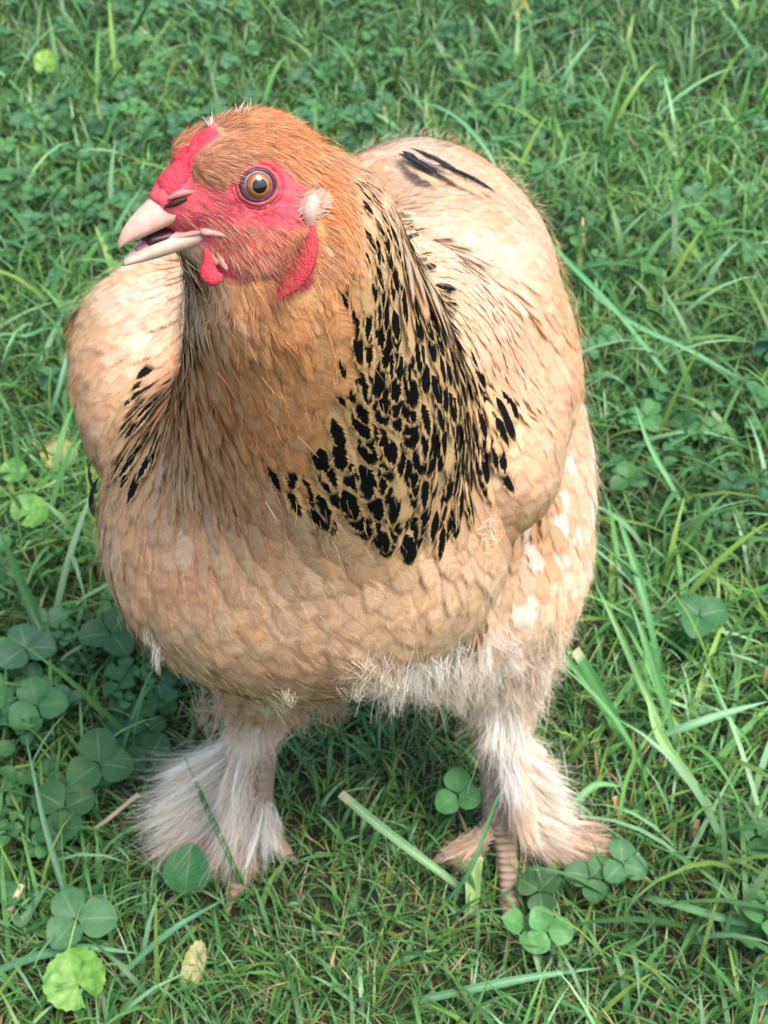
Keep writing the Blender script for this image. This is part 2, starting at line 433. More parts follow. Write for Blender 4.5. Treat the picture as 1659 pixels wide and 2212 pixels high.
def plumage_colour(P):
    P = np.atleast_2d(P); u, v, d = proj(P)
    D = ((u[:, None] - AN[:, 0]) ** 2 + (v[:, None] - AN[:, 1]) ** 2) / 95.0 ** 2
    W = np.exp(-D + D.min(1, keepdims=True)); W /= W.sum(1, keepdims=True)
    c = W @ ANC
    n = snoise(P, 42, 3)[:, None]; n2 = snoise(P, 90, 5)[:, None]
    rust = sstep(.55, .82, n) * (.5 + .25 * (P[:, 1] > .03))[:, None]
    c = c * (1 + .10 * ((v > 1080) & (v < 1500))[:, None])
    c = c * (1 - rust) + c * np.array([1.02, .78, .58]) * rust
    pale = sstep(.60, .88, n2) * .55
    return soften(c * (1 - pale) + np.minimum(c * 1.25 + .04, .85) * pale)
GAIN = .90
def soften(c): return c * .84 + .16 * (c.mean(-1, keepdims=True) * np.array((1.12, 1.0, .83)) * 1.10)

# flow of the plumage: direction hints seen in the photograph, plus hints for the far side
FLOW = [(560, 265, 1, .1), (470, 340, .7, -.6), (640, 290, .9, .35), (720, 370, .6, .8), (620, 460, .8, .5), (740, 500, .4, 1), (800, 600, .55, .85), (600, 700, .0, 1), (650, 620, .1, 1),
 (450, 650, -.05, 1), (400, 850, -.35, 1), (320, 900, -.55, .85), (800, 850, .55, .8), (950, 750, .85, .6), (1010, 850, .95, .45), (900, 850, .7, .7), (1040, 900, .9, .5), (860, 600, .5, .85), (820, 480, .45, .9), (950, 1000, .5, .85),
 (800, 1050, .35, .95), (700, 1000, .2, 1), (560, 1000, .02, 1), (500, 1150, -.05, 1), (300, 1150, -.2, 1), (250, 1350, .1, 1), (400, 1400, .25, 1), (600, 1350, .5, .85),
 (600, 1500, .8, .5), (800, 1300, .7, .6), (900, 1200, .5, .85), (1000, 1350, .1, 1), (1100, 1300, .2, 1), (1150, 1400, .05, 1), (1080, 1500, -.1, 1), (900, 1480, -.3, 1),
 (1280, 900, .35, .9), (1280, 1150, 0, 1), (1000, 550, .75, .6), (1100, 700, .6, .8), (1150, 850, .4, .9), (1100, 1000, .45, .9), (1100, 1120, .5, .8), (900, 350, .9, .45),
 (1000, 400, .8, .6), (250, 700, -.6, .8), (200, 850, -.3, 1), (230, 1000, 0, 1), (340, 700, -.7, .7)]
fp, fd = [], []
for u, v, du, dv in FLOW:
    p, n = hit(u, v)
    if p is None: continue
    q = cR * du - cU * dv; q = q - n * (q @ n); fp.append(p); fd.append(q / np.linalg.norm(q))
for p, q in [((.05, .22, .42), (.3, .9, -.2)), ((.12, .25, .30), (.2, .6, -.8)), ((.06, .36, .38), (.1, .6, -.6)), ((-.08, .2, .38), (-.2, .8, -.5)), ((-.10, .12, .28), (0, .6, -.8)),
             ((.0, .25, .2), (0, .3, -1)), ((.0, .05, .17), (.1, .8, -.5)), (H(-40, -10, 0), (0, .5, -.8)), (H(0, -18, 0), tuple(-hf)), ((-.07, 0, .48), (-.3, .3, -.9)), ((.0, .02, .45), (.1, .6, -.7))]:
    fp.append(np.array(p)); fd.append(nrm(np.array(q, float)))
fp = np.array(fp); fd = np.array(fd)
def flow(P, Nn):
    D = ((P[:, None, :] - fp[None]) ** 2).sum(-1) / .038 ** 2
    W = np.exp(-(D - D.min(1, keepdims=True))); q = (W[..., None] * fd[None]).sum(1)
    q = q - Nn * (q * Nn).sum(-1, keepdims=True)
    return nrm(q)

def redness(l):
    """bare red skin on the face, in head coordinates (mm)"""
    x, y, z = l[:, 0], np.abs(l[:, 1]), l[:, 2]
    r = np.zeros(len(l))
    for cx, cz, rr in ((-1, 3, 12.0), (-8, -1, 9), (13, -2, 8), (19, -4, 9), (28, -4, 12), (14, -13, 8), (2, -12, 8), (4, -22, 8), (10, -26, 7), (-6, -26, 7), (26, -12, 10)):
        r = np.maximum(r, 1 - sstep(rr * .8, rr * 1.15, np.hypot(x - cx, z - cz)))
    brow = 1 - sstep(7.0, 9.5, np.hypot((x - 10) * .75, z - 14.5)); r = r * (1 - brow)
    comb = (1 - sstep(4.5, 6.5, y)) * sstep(8, 11, x) * sstep(-6, 0, z); r = np.maximum(r, comb)
    return r * sstep(-26, -20, x)

# body mesh, finer on the head
bm = bmesh.new(); tmpme = make_mesh('tmp', BV, BQ); bm.from_mesh(tmpme); bpy.data.meshes.remove(tmpme)
edges = [e for e in bm.edges if all((lambda l: l[0] > -26 and l[2] > -34)(Hinv(np.array(v.co))) for v in e.verts)]
bmesh.ops.subdivide_edges(bm, edges=edges, cuts=1, use_grid_fill=True)
bmesh.ops.triangulate(bm, faces=bm.faces[:])
BT = np.array([[v.index for v in f.verts] for f in bm.faces]) if not bm.verts.index_update() else None
BX = np.array([v.co for v in bm.verts]); bm.free()
lh = Hinv(BX); sel = (lh[:, 0] > -30) & (lh[:, 2] > -36)
BX[sel] = settle(BX[sel], 2)
# bare skin is wrinkled
lh = Hinv(BX); hz = (lh[:, 0] > -40) & (lh[:, 2] > -50)
red = np.zeros(len(BX)); red[hz] = redness(lh[hz])
gn = np.zeros_like(BX); gn[hz] = nrm(grad(BX[hz]))
BX += gn * (red * (snoise(BX, 420, 9) - .5) * .0011)[:, None]
bc = np.ones((len(BX), 4)); bc[:, :3] = plumage_colour(BX) * GAIN
rv = (lin(216, 88, 98)[None] * (.45 + .55 * snoise(BX, 300, 2)[:, None] + .45 * snoise(BX, 800, 12)[:, None]))
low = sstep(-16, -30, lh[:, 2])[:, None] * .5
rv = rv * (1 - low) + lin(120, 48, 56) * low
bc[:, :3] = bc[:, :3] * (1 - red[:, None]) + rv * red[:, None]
legz = BX[:, 2] < .125
bc[legz, :3] = lin(160, 140, 116)
body = link('body', make_mesh('body', BX, BT, bc, None, M_BODY), hen)

# ------------------------------------------------------------------ beak, mouth, eye, comb, wattles
def mandible(st, lower=False):
    rings = []
    for x, zt, zb, wd in st:
        r = []
        for j in range(16):
            a = 2 * math.pi * j / 16; c, s_ = math.cos(a), math.sin(a)
            yy = wd * math.copysign(abs(c) ** .8, c); h = (zt - zb) / 2
            if lower: zz = (zt + zb) / 2 + h * (s_ if s_ < 0 else s_ * .75)
            else: zz = (zt + zb) / 2 + h * (s_ if s_ > 0 else s_ * .8)
            if not lower and s_ > 0: yy *= (1 - .35 * s_)
            r.append(H(x, yy, zz))
        rings.append(np.array(r))
    return lathe_rings(rings)
def interp(st, k=4):
    st = np.array(st, float); t = np.linspace(0, len(st) - 1, (len(st) - 1) * k + 1)
    out = np.stack([np.interp(t, np.arange(len(st)), st[:, i]) for i in range(st.shape[1])], 1)
    for _ in range(2): out[1:-1] = (out[:-2] + 2 * out[1:-1] + out[2:]) / 4
    return out
up = [(20, 2, -11, 9.0), (26, 1.6, -12.4, 8.8), (31, .2, -14.6, 8.0), (36, -2.4, -16.4, 6.9), (41, -5.8, -18.0, 5.5), (45, -9.2, -18.8, 4.2), (48, -12.6, -19.6, 2.9), (49.8, -15.8, -20.4, 1.8), (50.6, -18.6, -21.2, .6)]
lo_ = [(6, -12.5, -20.5, 15.5), (13, -10.4, -21.4, 13.6), (21, -10.8, -22.8, 10.8), (29, -13.4, -24.8, 8.8), (36, -16.8, -26.4, 6.5), (42, -21.2, -27.4, 4.1), (46, -24.0, -27.8, 2.4), (48, -26.4, -28.2, .8)]
RICTUS = True
link('upper_beak', mesh_py('upper_beak', *mandible(interp(up)), M_BEAK), hen)
link('lower_beak', mesh_py('lower_beak', *mandible(interp(lo_), True), M_BEAK2), hen)
mo = [(4, -13, -19, 9.5), (14, -12.5, -19.5, 9.6), (24, -13, -19.5, 7.6), (33, -14.5, -20.5, 5.6), (39, -16.5, -21.5, 3.6)]
link('mouth_lining', mesh_py('mouth_lining', *mandible(interp(mo)), M_MOUTH), hen)
tg = [(20, -17, -19, 4), (32, -17.5, -20, 3.6), (39, -19.2, -21.6, 2.6), (43, -21.4, -23, 1.2)]
link('tongue', mesh_py('tongue', *mandible(interp(tg)), M_TONGUE), hen)

def blob(name, path, mat, parent=hen, n=14, sub=5, flat=None, power=1.0):
    """closed tube through path of (point, radius); flat=(axis, factor) squashes it along an axis"""
    P = np.array([p for p, r in path]); rr = np.array([r for p, r in path])
    t = np.linspace(0, len(P) - 1, (len(P) - 1) * sub + 1)
    Q = np.stack([np.interp(t, np.arange(len(P)), P[:, i]) for i in range(3)], 1); q = np.interp(t, np.arange(len(P)), rr)
    for _ in range(3): Q[1:-1] = (Q[:-2] + 2 * Q[1:-1] + Q[2:]) / 4; q[1:-1] = (q[:-2] + 2 * q[1:-1] + q[2:]) / 4
    T = nrm(np.gradient(Q, axis=0)); rings = []
    ref = np.array((0.3, .2, .9))
    for c, tt, r in zip(Q, T, q):
        a = nrm(np.cross(tt, ref)); b = np.cross(tt, a)
        ring = [c + r * (math.cos(x) * a + math.sin(x) * b) for x in np.linspace(0, 2 * math.pi, n, endpoint=False)]
        ring = np.array(ring)
        if flat is not None:
            ax_, f_ = flat; ax_ = nrm(np.asarray(ax_)); o = ring - c; ring = c + o - np.outer(o @ ax_, ax_) * (1 - f_)
        rings.append(ring)
    return link(name, mesh_py(name, *lathe_rings(rings), mat), parent)
mm = .001
def hp_at(u, v, lift): p, n = hit(u, v); return (p + n * lift * mm)
# nostril: dark slit under a pink fleshy flap
def on_head(x, y, z):
    p = settle(H(x, y, z)[None], 4)[0]; g_ = nrm(grad(p[None]))[0]; return p, g_
def side_hit(u, v, lift=0.0):
    p, n = hit(u, v); return p + n * lift
blob('nostril', [(H(34.5, 6.2, -4.0), .5 * mm), (H(31, 8.0, -2.0), 1.5 * mm), (H(27, 9.6, -.2), .7 * mm)], M_NOSTRIL)
blob('nostril_flap', [(H(33.5, 6.4, -.8), .5 * mm), (H(30, 7.8, 1.2), 1.6 * mm), (H(26, 9.2, 2.0), 1.2 * mm), (H(22, 9.6, 1.5), .5 * mm)], solid('nostril_skin', lin(196, 120, 118), .5))
# eye
ep, en = hit(557, 400)
ax_e = nrm(en * .5 + (HM @ nrm(np.array((.30, .85, .25)))) * .8)
ec = ep - ax_e * 2.7 * mm; ER = 6.5 * mm
def eye_frame():
    z = ax_e; x = nrm(np.cross(hu, z)); return np.stack([x, np.cross(z, x), z], 1)
EF = eye_frame()
def cap_mesh(name, r, th0, th1, mat, nr_=10, n=32, push=0.0):
    rings = []
    for th in np.linspace(th0, th1, nr_):
        rings.append(np.array([ec + EF @ np.array((r * math.sin(th) * math.cos(p), r * math.sin(th) * math.sin(p), r * math.cos(th) + push)) for p in np.linspace(0, 2 * math.pi, n, endpoint=False)]))
    V, F = lathe_rings(rings, False)
    return mesh_py(name, V, F, mat)
def gloss(name, col, rough=.12, **k):
    m = solid(name, col, rough, .6, k.get('noise', .1), k.get('scale', 900), 0, coat=1.0); return m
eye = link('eye', cap_mesh('eye', ER, 0.001, 2.4, gloss('eyeball', lin(150, 150, 165))), hen)
mi, t, b = new_mat('iris'); geo = N(t, 'ShaderNodeTexCoord')
vd = N(t, 'ShaderNodeVectorMath', operation='DISTANCE'); vd.inputs[1].default_value = tuple(ec + ax_e * ER)
t.links.new(geo.outputs['Object'], vd.inputs[0])
rp = N(t, 'ShaderNodeValToRGB'); e = rp.color_ramp.elements
e[0].position = .48; e[0].color = (*lin(120, 70, 30), 1); e[1].position = .98; e[1].color = (*lin(52, 26, 14), 1)
for pos, cc in ((.56, (196, 150, 84)), (.66, (176, 102, 34)), (.86, (140, 70, 26))):
    q = rp.color_ramp.elements.new(pos); q.color = (*lin(*cc), 1)
t.links.new(mathn(t, 'MULTIPLY', vd.outputs['Value'], 1 / (5.5 * mm)), rp.inputs[0])
nz = N(t, 'ShaderNodeTexNoise', i2=1600.0); t.links.new(geo.outputs['Object'], nz.inputs['Vector'])
cc = mixc(t, .5, rp.outputs[0], mixc(t, nz.outputs[0], rp.outputs[0], (.30, .14, .03)))
t.links.new(cc, b.inputs['Base Color']); b.inputs['Roughness'].default_value = .15; b.inputs['Coat Weight'].default_value = 1; b.inputs['Coat Roughness'].default_value = .02
link('iris', cap_mesh('iris', ER + .05 * mm, 0.01, .86, mi), eye)
link('pupil', cap_mesh('pupil', ER + .10 * mm, 0.001, .455, gloss('pupil_black', (.004, .004, .005), .06)), eye)
def ring(name, rad, minor, off, mat, sx=1.0, sy=1.0, skew=0.0, snap=None):
    rings = []; n = 40
    for p in np.linspace(0, 2 * math.pi, n + 1):
        c = np.array((rad * sx * math.cos(p), rad * sy * math.sin(p), off - abs(math.cos(p)) * skew))
        d = np.array((math.cos(p), math.sin(p), 0)); wob = 1 + .12 * math.sin(7 * p) + .08 * math.sin(13 * p + 1)
        cw = ec + EF @ c
        if snap is not None:
            cw = settle(cw[None], 4)[0]; cw = cw + nrm(grad(cw[None]))[0] * snap
        rings.append(np.array([cw + EF @ (minor * wob * (math.cos(q) * d + math.sin(q) * np.array((0, 0, .9)))) for q in np.linspace(0, 2 * math.pi, 10, endpoint=False)]))
    return link(name, mesh_py(name, *lathe_rings(rings, False), mat), eye)
ring('eyelid', 5.85 * mm, .75 * mm, 3.1 * mm, solid('eyelid_rim', lin(92, 44, 54), .4), 1.10, .98)
ring('eyelid', 7.0 * mm, .95 * mm, 2.4 * mm, M_LID, 1.12, 1.0, snap=.2 * mm)
ring('eyelid', 8.6 * mm, .9 * mm, 1.6 * mm, M_RED, 1.14, .98, snap=-.45 * mm)
# the far eye, turned away from the camera
blob('eye', [(H(0, -13, 4), 3 * mm), (H(0, -16, 4), 6 * mm), (H(0, -18.5, 4), 4.5 * mm), (H(0, -19.4, 4), .4 * mm)], gloss('far_eye', lin(150, 84, 30)))
blob('mouth_corner', [(H(31, 5.5, -17.8), .8 * mm), (H(25, 8.6, -15.4), 1.1 * mm), (H(20, 10.6, -14.0), 1.4 * mm), (hp_at(440, 501, .0), 1.6 * mm), (hp_at(462, 503, .0), 1.3 * mm), (hp_at(479, 507, .0), .9 * mm), (hp_at(492, 513, -.2), .4 * mm)], solid('gape_skin', lin(222, 158, 144), .5))
# low pea comb
cv, cf = [], []; NX, NY = 34, 22
for i in range(NX):
    s_ = i / (NX - 1); x = 9 + 26 * s_; z0 = 24 - 22 * s_; hw = 3.6 + 5.4 * s_ ** .8
    for j in range(NY):
        q = -1 + 2 * j / (NY - 1); cv.append(H(x - 2.5 * q * q * s_, q * hw, z0 - 3 * q * q * s_))
cv = settle(np.array(cv), 4); gc = nrm(grad(cv, .0012)); hh = []
for i in range(NX):
    s_ = i / (NX - 1)
    for j in range(NY):
        q = -1 + 2 * j / (NY - 1)
        e_ = max(0, 1 - q ** 4) * min(1, s_ * 6 + .0) * min(1, (1 - s_) * 8)
        ridge = .55 + .45 * math.cos(q * math.pi * 2) if abs(q) < 1 else 0
        hh.append(e_ * (1.2 + .7 * ridge + .5 * (.5 + .5 * math.cos(s_ * 46 + 2 * q)) * ridge))
hh = np.array(hh) + (snoise(cv, 520, 4) + snoise(cv, 1100, 6) - 1) * .9 * (np.array(hh) > .2) - .45
cv = cv + gc * hh[:, None] * mm
for i in range(NX - 1):
    for j in range(NY - 1):
        a = i * NY + j; cf.append((a, a + NY, a + NY + 1, a + 1))
link('comb', mesh_py('comb', cv, cf, M_RED), hen)
# wattles
def hp(u, v, lift): p, n = hit(u, v); return (p + n * lift * mm)
blob('wattle', [(hp(447, 530, 2), .9 * mm), (hp(455, 553, 4), 2.4 * mm), (hp(466, 575, 6), 3.9 * mm), (hp(482, 590, 6.5), 3.6 * mm), (hp(496, 590, 6), 1.4 * mm)], M_RED, flat=(cF, .55))
blob('wattle', [(hp(674, 488, 3), .8 * mm), (hp(670, 525, 5), 3.0 * mm), (hp(657, 566, 4.5), 4.5 * mm), (hp(632, 604, 4.5), 4.2 * mm), (hp(608, 632, 5), 2.0 * mm), (hp(598, 642, 4), .4 * mm)], M_RED, flat=(cF, .45))
blob('earlobe', [(hp(672, 490, -1), 1.5 * mm), (hp(668, 462, .5), 3.5 * mm), (hp(676, 436, 1), 3.2 * mm), (hp(684, 424, 0), 1.2 * mm)], solid('pale_earlobe', lin(214, 176, 158), .6, noise=.2))

# ------------------------------------------------------------------ feathers
def vane(n=13, tip=1.0, taper=.45, notch=.10, camber=.30, seed=0, sharp=.75):
    """one feather: root at the origin, +Y to the tip, unit length and half-width 1; z holds the bend"""
    r = random.Random(seed); V, UV, F = [], [], []
    rows = []
    for i in range(n + 1):
        a = -math.pi / 2 + math.pi * i / n; s_ = .5 + .5 * math.sin(a)
        w_ = max(math.cos(a), 0) ** sharp * (taper + (1 - taper) * min(1, s_ * 1.7))
        if i == 0: w_ = .12
        yr = max(0, min(.90 * tip, s_ * 1.0 - .16 * (1 - abs(2 * s_ - 1)) - .02)); ye = s_ * tip
        rows.append((yr, ye, w_))
    for side in (-1, 1):
        base = len(V)
        for i, (yr, ye, w_) in enumerate(rows):
            k = 1 - (notch * (r.random() * 1.1) if i % 2 else notch * .25 * r.random()) * (.3 + 1.6 * (ye > .45))
            for t_ in (0, .5, 1):
                q = t_ if t_ < 1 else 1
                x = side * w_ * q * (k if t_ == 1 else 1); y = yr + (ye - yr) * (q ** .85) * (1 if t_ < 1 else (.97 + .03 * k) * (1 - (1 - k) * .35))
                z = 4 * y * (1 - y) - camber * x * x + (.06 * (r.random() - .5) if t_ == 1 else 0)
                V.append((x, y, z)); UV.append((.5 + .5 * side * q, y))
        for i in range(n):
            for t_ in (0, 1):
                a = base + i * 3 + t_; q = (a, a + 1, a + 4, a + 3)
                F.append(q if side > 0 else q[::-1])
    return np.array(V), np.array(UV), np.array(F)
KIND = {   # name: templates
    'hackle': [vane(12, taper=.35, notch=.22, camber=.9, seed=i, sharp=1.0) for i in range(4)],
    'round': [vane(12, taper=.6, notch=.10, camber=.55, seed=20 + i, sharp=.62) for i in range(4)],
    'soft': [vane(12, taper=.5, notch=.26, camber=.5, seed=40 + i, sharp=.7) for i in range(4)]}
KMESH = {}
for k, ts in KIND.items():
    KMESH[k] = [make_mesh(k + '_feather_shape', V, F, None, UV, M_FO) for V, UV, F in ts]

# group distances tell which tract a point belongs to
names_ = []
for p in prims: names_.append(None)
def gdist(P, lo_i, hi_i):
    d = np.full(len(P), 1.0)
    for p in prims[lo_i:hi_i]: d = np.minimum(d, prim_d(p, P)[0])
    return d
def find(pred): return [i for i, p in enumerate(prims) if pred(p)]
iN = find(lambda p: p[0] == 'c' and np.allclose(p[1], nk[0]))[0]
iWR = find(lambda p: p[0] == 'c' and np.allclose(p[1], WP(1048, 1000, .802)))[0]
iWL = iWR + 3
iLEG = iWL + 2

# Poisson-like choice of roots
tri = BX[BT]; ctr = tri.mean(1); fn = np.cross(tri[:, 1] - tri[:, 0], tri[:, 2] - tri[:, 0]); area = np.linalg.norm(fn, axis=1) / 2
cum = np.cumsum(area)
def sample(n):
    i = np.searchsorted(cum, rng.random(n) * cum[-1]); i = np.minimum(i, len(BT) - 1)
    a, b_ = rng.random(n), rng.random(n); f = a + b_ > 1; a[f] = 1 - a[f]; b_[f] = 1 - b_[f]
    t = tri[i]; return t[:, 0] + a[:, None] * (t[:, 1] - t[:, 0]) + b_[:, None] * (t[:, 2] - t[:, 0])
P = sample(60000); G = nrm(grad(P, .001)); U_, V_, D_ = proj(P)
LH = Hinv(P)
facing = ((CAM - P) * G).sum(1) / np.linalg.norm(CAM - P, axis=1)
dn = gdist(P, iN, iN + 8); dwr = gdist(P, iWR, iWR + 3); dwl = gdist(P, iWL, iWL + 2)
dother = gdist(P, 0, 10); dleg = gdist(P, iLEG, len(prims))
# fore-aft and round-the-neck position
axn = np.array(nk[1:]); t_all = ((P[:, None] - axn[None]) ** 2).sum(-1).argmin(1)
front = (facing > 0.02)
cape = front & (inpoly(U_, V_, CAPE) | inpoly(U_, V_, CAPE_L)) & (P[:, 1] < .12)
nape = (~front) & (P[:, 2] > .36) & (P[:, 1] < .09) & (dn < .02)
cape |= nape
headz = (LH[:, 0] > -34) & (LH[:, 2] > -30) & (np.abs(LH[:, 1]) < 40) & ~cape
neck = (~cape) & (~headz) & (dn < .009) & (dn < dother + .004) & (V_ < 1080)
wing = (~cape) & (~headz) & (~neck) & ((dwr < .007) | (dwl < .007)) & ((dwr < dother - .002) | (dwl < dother - .002))
legs = dleg < .004
region = np.full(len(P), 3)                        # 3 breast
back = (P[:, 1] > .06) & (P[:, 2] > .34); region[back] = 5
thigh = (P[:, 1] > -.005) & (P[:, 2] < .31) & (U_ > 880) | ((P[:, 1] > .08) & (P[:, 2] < .34)) | (P[:, 2] < .185) & (P[:, 1] > 0.0)
region[thigh & ~back] = 6
region[wing] = 4; region[neck] = 2; region[cape] = 1; region[headz] = 0; region[legs] = 7
# name, kind, length mm, half width mm, spacing mm, tilt
TR = {1: ('cape_feather', 'hackle', 29, 6.8, 7.0, .07), 2: ('neck_feather', 'hackle', 24, 3.6, 4.4, .05), 3: ('breast_feather', 'round', 28, 8.6, 7.6, .05),
      4: ('wing_feather', 'round', 22, 8.0, 7.0, .012), 5: ('back_feather', 'round', 23, 8.5, 6.8, .008), 6: ('thigh_feather', 'soft', 34, 9.5, 7.6, .07)}
order = np.arange(len(P)); hgrid = {}; keep = []
for i in order:
    rg = region[i]
    if rg == 0 or rg == 7: continue
    r_ = TR[rg][4]
    if rg in (1, 2):       # short near the head, long at the cape's hem
        r_ = r_ * (.42 + .58 * float(sstep(300, 880, V_[i])))
    r_ *= .001
    key = tuple((P[i] / .010).astype(int)); ok = True
    for dx in (-1, 0, 1):
        for dy in (-1, 0, 1):
            for dz in (-1, 0, 1):
                for j in hgrid.get((key[0] + dx, key[1] + dy, key[2] + dz), ()):
                    q = P[i] - P[j]
                    if q @ q < r_ * r_: ok = False; break
                if not ok: break
            if not ok: break
        if not ok: break
    if ok: hgrid.setdefault(key, []).append(i); keep.append(i)
keep = np.array(keep)
KP, KN, KR = P[keep], G[keep], region[keep]; KD = flow(KP, KN); KC = plumage_colour(KP) * GAIN
KU, KV, KZ = U_[keep], V_[keep], D_[keep]
PLACED = {}     # tract -> list of (matrix 3x4, colour, black, variant, score)
def place(tract, kind, p, n, d, L, Wd, tilt, colr, black=0.0, score=None, roll=0.0, follow=True, sag=None):
    side = np.cross(d, n)
    tgt = p + d * L
    if follow:
        loc, nn, _, _ = BVH.find_nearest(Vector(tgt))
        loc = np.array(loc); nn = np.array(nn)
        tgt = loc + nn * (tilt * L + .0010); ch = tgt - p
        th = math.acos(max(-1, min(1, float(nn @ n))))
    else: ch = d * L + n * tilt * L; th = .3
    Lc = np.linalg.norm(ch)
    if Lc < 1e-5: return
    y = ch / Lc; x = nrm(side - y * (side @ y)); z = np.cross(x, y)
    if z @ n < 0: z = -z; x = -x
    if roll:
        c, s_ = math.cos(roll), math.sin(roll); x, z = c * x + s_ * z, -s_ * x + c * z
    s_ = min(max(L * th / 8, .03 * L), .12 * L) if sag is None else sag * L
    M = np.stack([x * Wd, y * L, z * s_], 1)
    u, v, dd = proj(p + y * L * .7)
    if score is None:
        f = float(nrm(CAM - p) @ n); score = (f > -.15) * (0 < u < 1659) * (0 < v < 2212) * (L * Wd / dd ** 2) * (f + .3)
    PLACED.setdefault(tract, []).append((M, p - n * .0006, colr, black, random.randrange(4), score, kind))
# short feathers of the head and throat
Ph = sample(90000); lhh = Hinv(Ph); qh = proj(Ph)
mh = (lhh[:, 0] > -46) & (lhh[:, 2] > -52) & (lhh[:, 0] < 26); Ph = Ph[mh]; lhh = lhh[mh]
mh = (redness(lhh) < .35) & ~((np.abs(lhh[:, 1]) < 6) & (lhh[:, 0] > 8)) & (np.hypot(lhh[:, 0] - 1, lhh[:, 2] - 4) > 12.5); Ph = Ph[mh]; lhh = lhh[mh]
hg2 = {}; kh = []
for i in range(len(Ph)):
    key = tuple((Ph[i] / .004).astype(int)); ok = True
    for dx in (-1, 0, 1):
        for dy in (-1, 0, 1):
            for dz in (-1, 0, 1):
                for j in hg2.get((key[0] + dx, key[1] + dy, key[2] + dz), ()):
                    if ((Ph[i] - Ph[j]) ** 2).sum() < .0025 ** 2: ok = False
    if ok: hg2.setdefault(key, []).append(i); kh.append(i)
Ph = Ph[kh]; lhh = lhh[kh]; Gh = nrm(grad(Ph, .001)); uh, vh, _ = proj(Ph); ch_cape = inpoly(uh, vh, CAPE) & (((CAM - Ph) * Gh).sum(1) > 0)
Dh = flow(Ph, Gh); fdir = nrm(-hf[None] - hu[None] * (.35 + .02 * np.clip(-lhh[:, 2:3], 0, 30))); wh_ = (((lhh[:, 2] < 4) & (lhh[:, 0] > -22) & (lhh[:, 2] > -26)) * .8)[:, None]
Dh = nrm(Dh * (1 - wh_) + fdir * wh_); Dh = nrm(Dh - Gh * (Dh * Gh).sum(1, keepdims=True)); Ch = plumage_colour(Ph) * GAIN * 1.05
Ch *= (.80 + .42 * snoise(Ph, 200, 31))[:, None]
for i in range(len(Ph)):
    if ch_cape[i]: continue
    far_ = float(sstep(0, 45, np.hypot(lhh[i, 0] - 5, lhh[i, 2] - 5)))
    ja = random.gauss(0, .12); d = Dh[i] * math.cos(ja) + np.cross(Gh[i], Dh[i]) * math.sin(ja)
    c = Ch[i] * random.uniform(.84, 1.14)
    if random.random() < .06: c = c * .5 + .5 * lin(240, 214, 180)
    place('head_feather', 'hackle', Ph[i], Gh[i], d, (6.5 + 4.5 * far_) * mm * random.uniform(.8, 1.2), (1.15 + .75 * far_) * mm, .05 * random.uniform(.3, 1.6), c, 0.0, roll=random.gauss(0, .15))
hem = sstep(300, 900, KV)
for i in range(len(keep)):
    nm, kind, L, Wd, sp_, tl = TR[int(KR[i])]
    c = KC[i] * (.93 + .13 * random.random()) * np.array((1, 1 - .05 * random.random(), 1 - .10 * random.random()))
    if KR[i] in (3, 4, 6) and random.random() < .12: c = c * .85 + .15 * lin(246, 226, 204)
    if KR[i] in (3, 4, 5) and random.random() < .07: c = c * np.array((1.02, .94, .86))
    blk = 0.0
    L *= random.uniform(.85, 1.15); Wd *= random.uniform(.88, 1.12)
    d = KD[i]; ja = random.gauss(0, .13 if KR[i] in (1, 2, 3) else .08); d = d * math.cos(ja) + np.cross(KN[i], d) * math.sin(ja)
    tl_ = tl * (random.uniform(.6, 1.5) if KR[i] in (1, 2, 3) else random.uniform(.3, 1.1))
    if KR[i] == 1:
        f = float(hem[i]); L *= .42 + .68 * f; Wd *= .36 + .72 * f
        blk = random.uniform(.42, .82) if random.random() < .93 else 0.0
        if KV[i] < 620 and KU[i] < 860: blk *= .85
        # the hem is blackest
        c = c * .45 + lin(222, 184, 122) * .55 * GAIN
        if KP[i][1] < .05 and KU[i] > 560 and not inpoly(KU[i] - 70, KV[i] + 20, CAPE)[0] is False: pass
        e_in = inpoly(KU[i] - 60, KV[i] - 50, CAPE)[0]
        if not e_in: blk *= .8
    elif KR[i] == 2:
        f = float(hem[i]); L *= .55 + .55 * f; Wd *= .55 + .6 * f
        nearcape = inpoly(KU[i] + 55, KV[i] + 25, CAPE)[0] or inpoly(KU[i] + 30, KV[i] + 60, CAPE)[0]
        if nearcape and random.random() < .45: blk = random.uniform(.3, .6)
    elif KR[i] == 6 and random.random() < .2: c = c * .5 + .5 * lin(240, 232, 222)
    place(nm, kind, KP[i], KN[i], d, L * mm, Wd * mm, tl_, c, blk, roll=random.gauss(0, .10 if KR[i] in (1, 2, 3) else .04))
# dark flight feathers that show on the back and at the edge of the far wing
def strip_feather(u0, v0, u1, v1, wd, tract='back_feather', black=3.0, lift=.0042, kind='hackle', colr=None):
    p0, n0 = hit(u0, v0); p1, n1 = hit(u1, v1)
    if p0 is None or p1 is None: return
    ch = p1 - p0; L = np.linalg.norm(ch); y = ch / L; n = nrm(n0 + n1); n = nrm(n - y * (n @ y)); x = np.cross(y, n)
    th = math.acos(max(-1, min(1, float(n0 @ n1))))
    M = np.stack([x * wd, y * L, n * max(L * th / 8, .03 * L)], 1)
    PLACED.setdefault(tract, []).append((M, p0 + n * lift, lin(225, 190, 150) * GAIN if colr is None else colr, black, random.randrange(4), 9, kind))
BLK = np.array((.006, .0055, .006))
for a in ((862, 348, 955, 405, .0042), (884, 336, 1000, 400, .0042), (872, 342, 905, 366, .003), (925, 372, 1062, 432, .0044), (985, 392, 1070, 438, .003)):
    strip_feather(*a[:4], a[4] * 1.35, black=0.0, lift=.0050, colr=BLK)
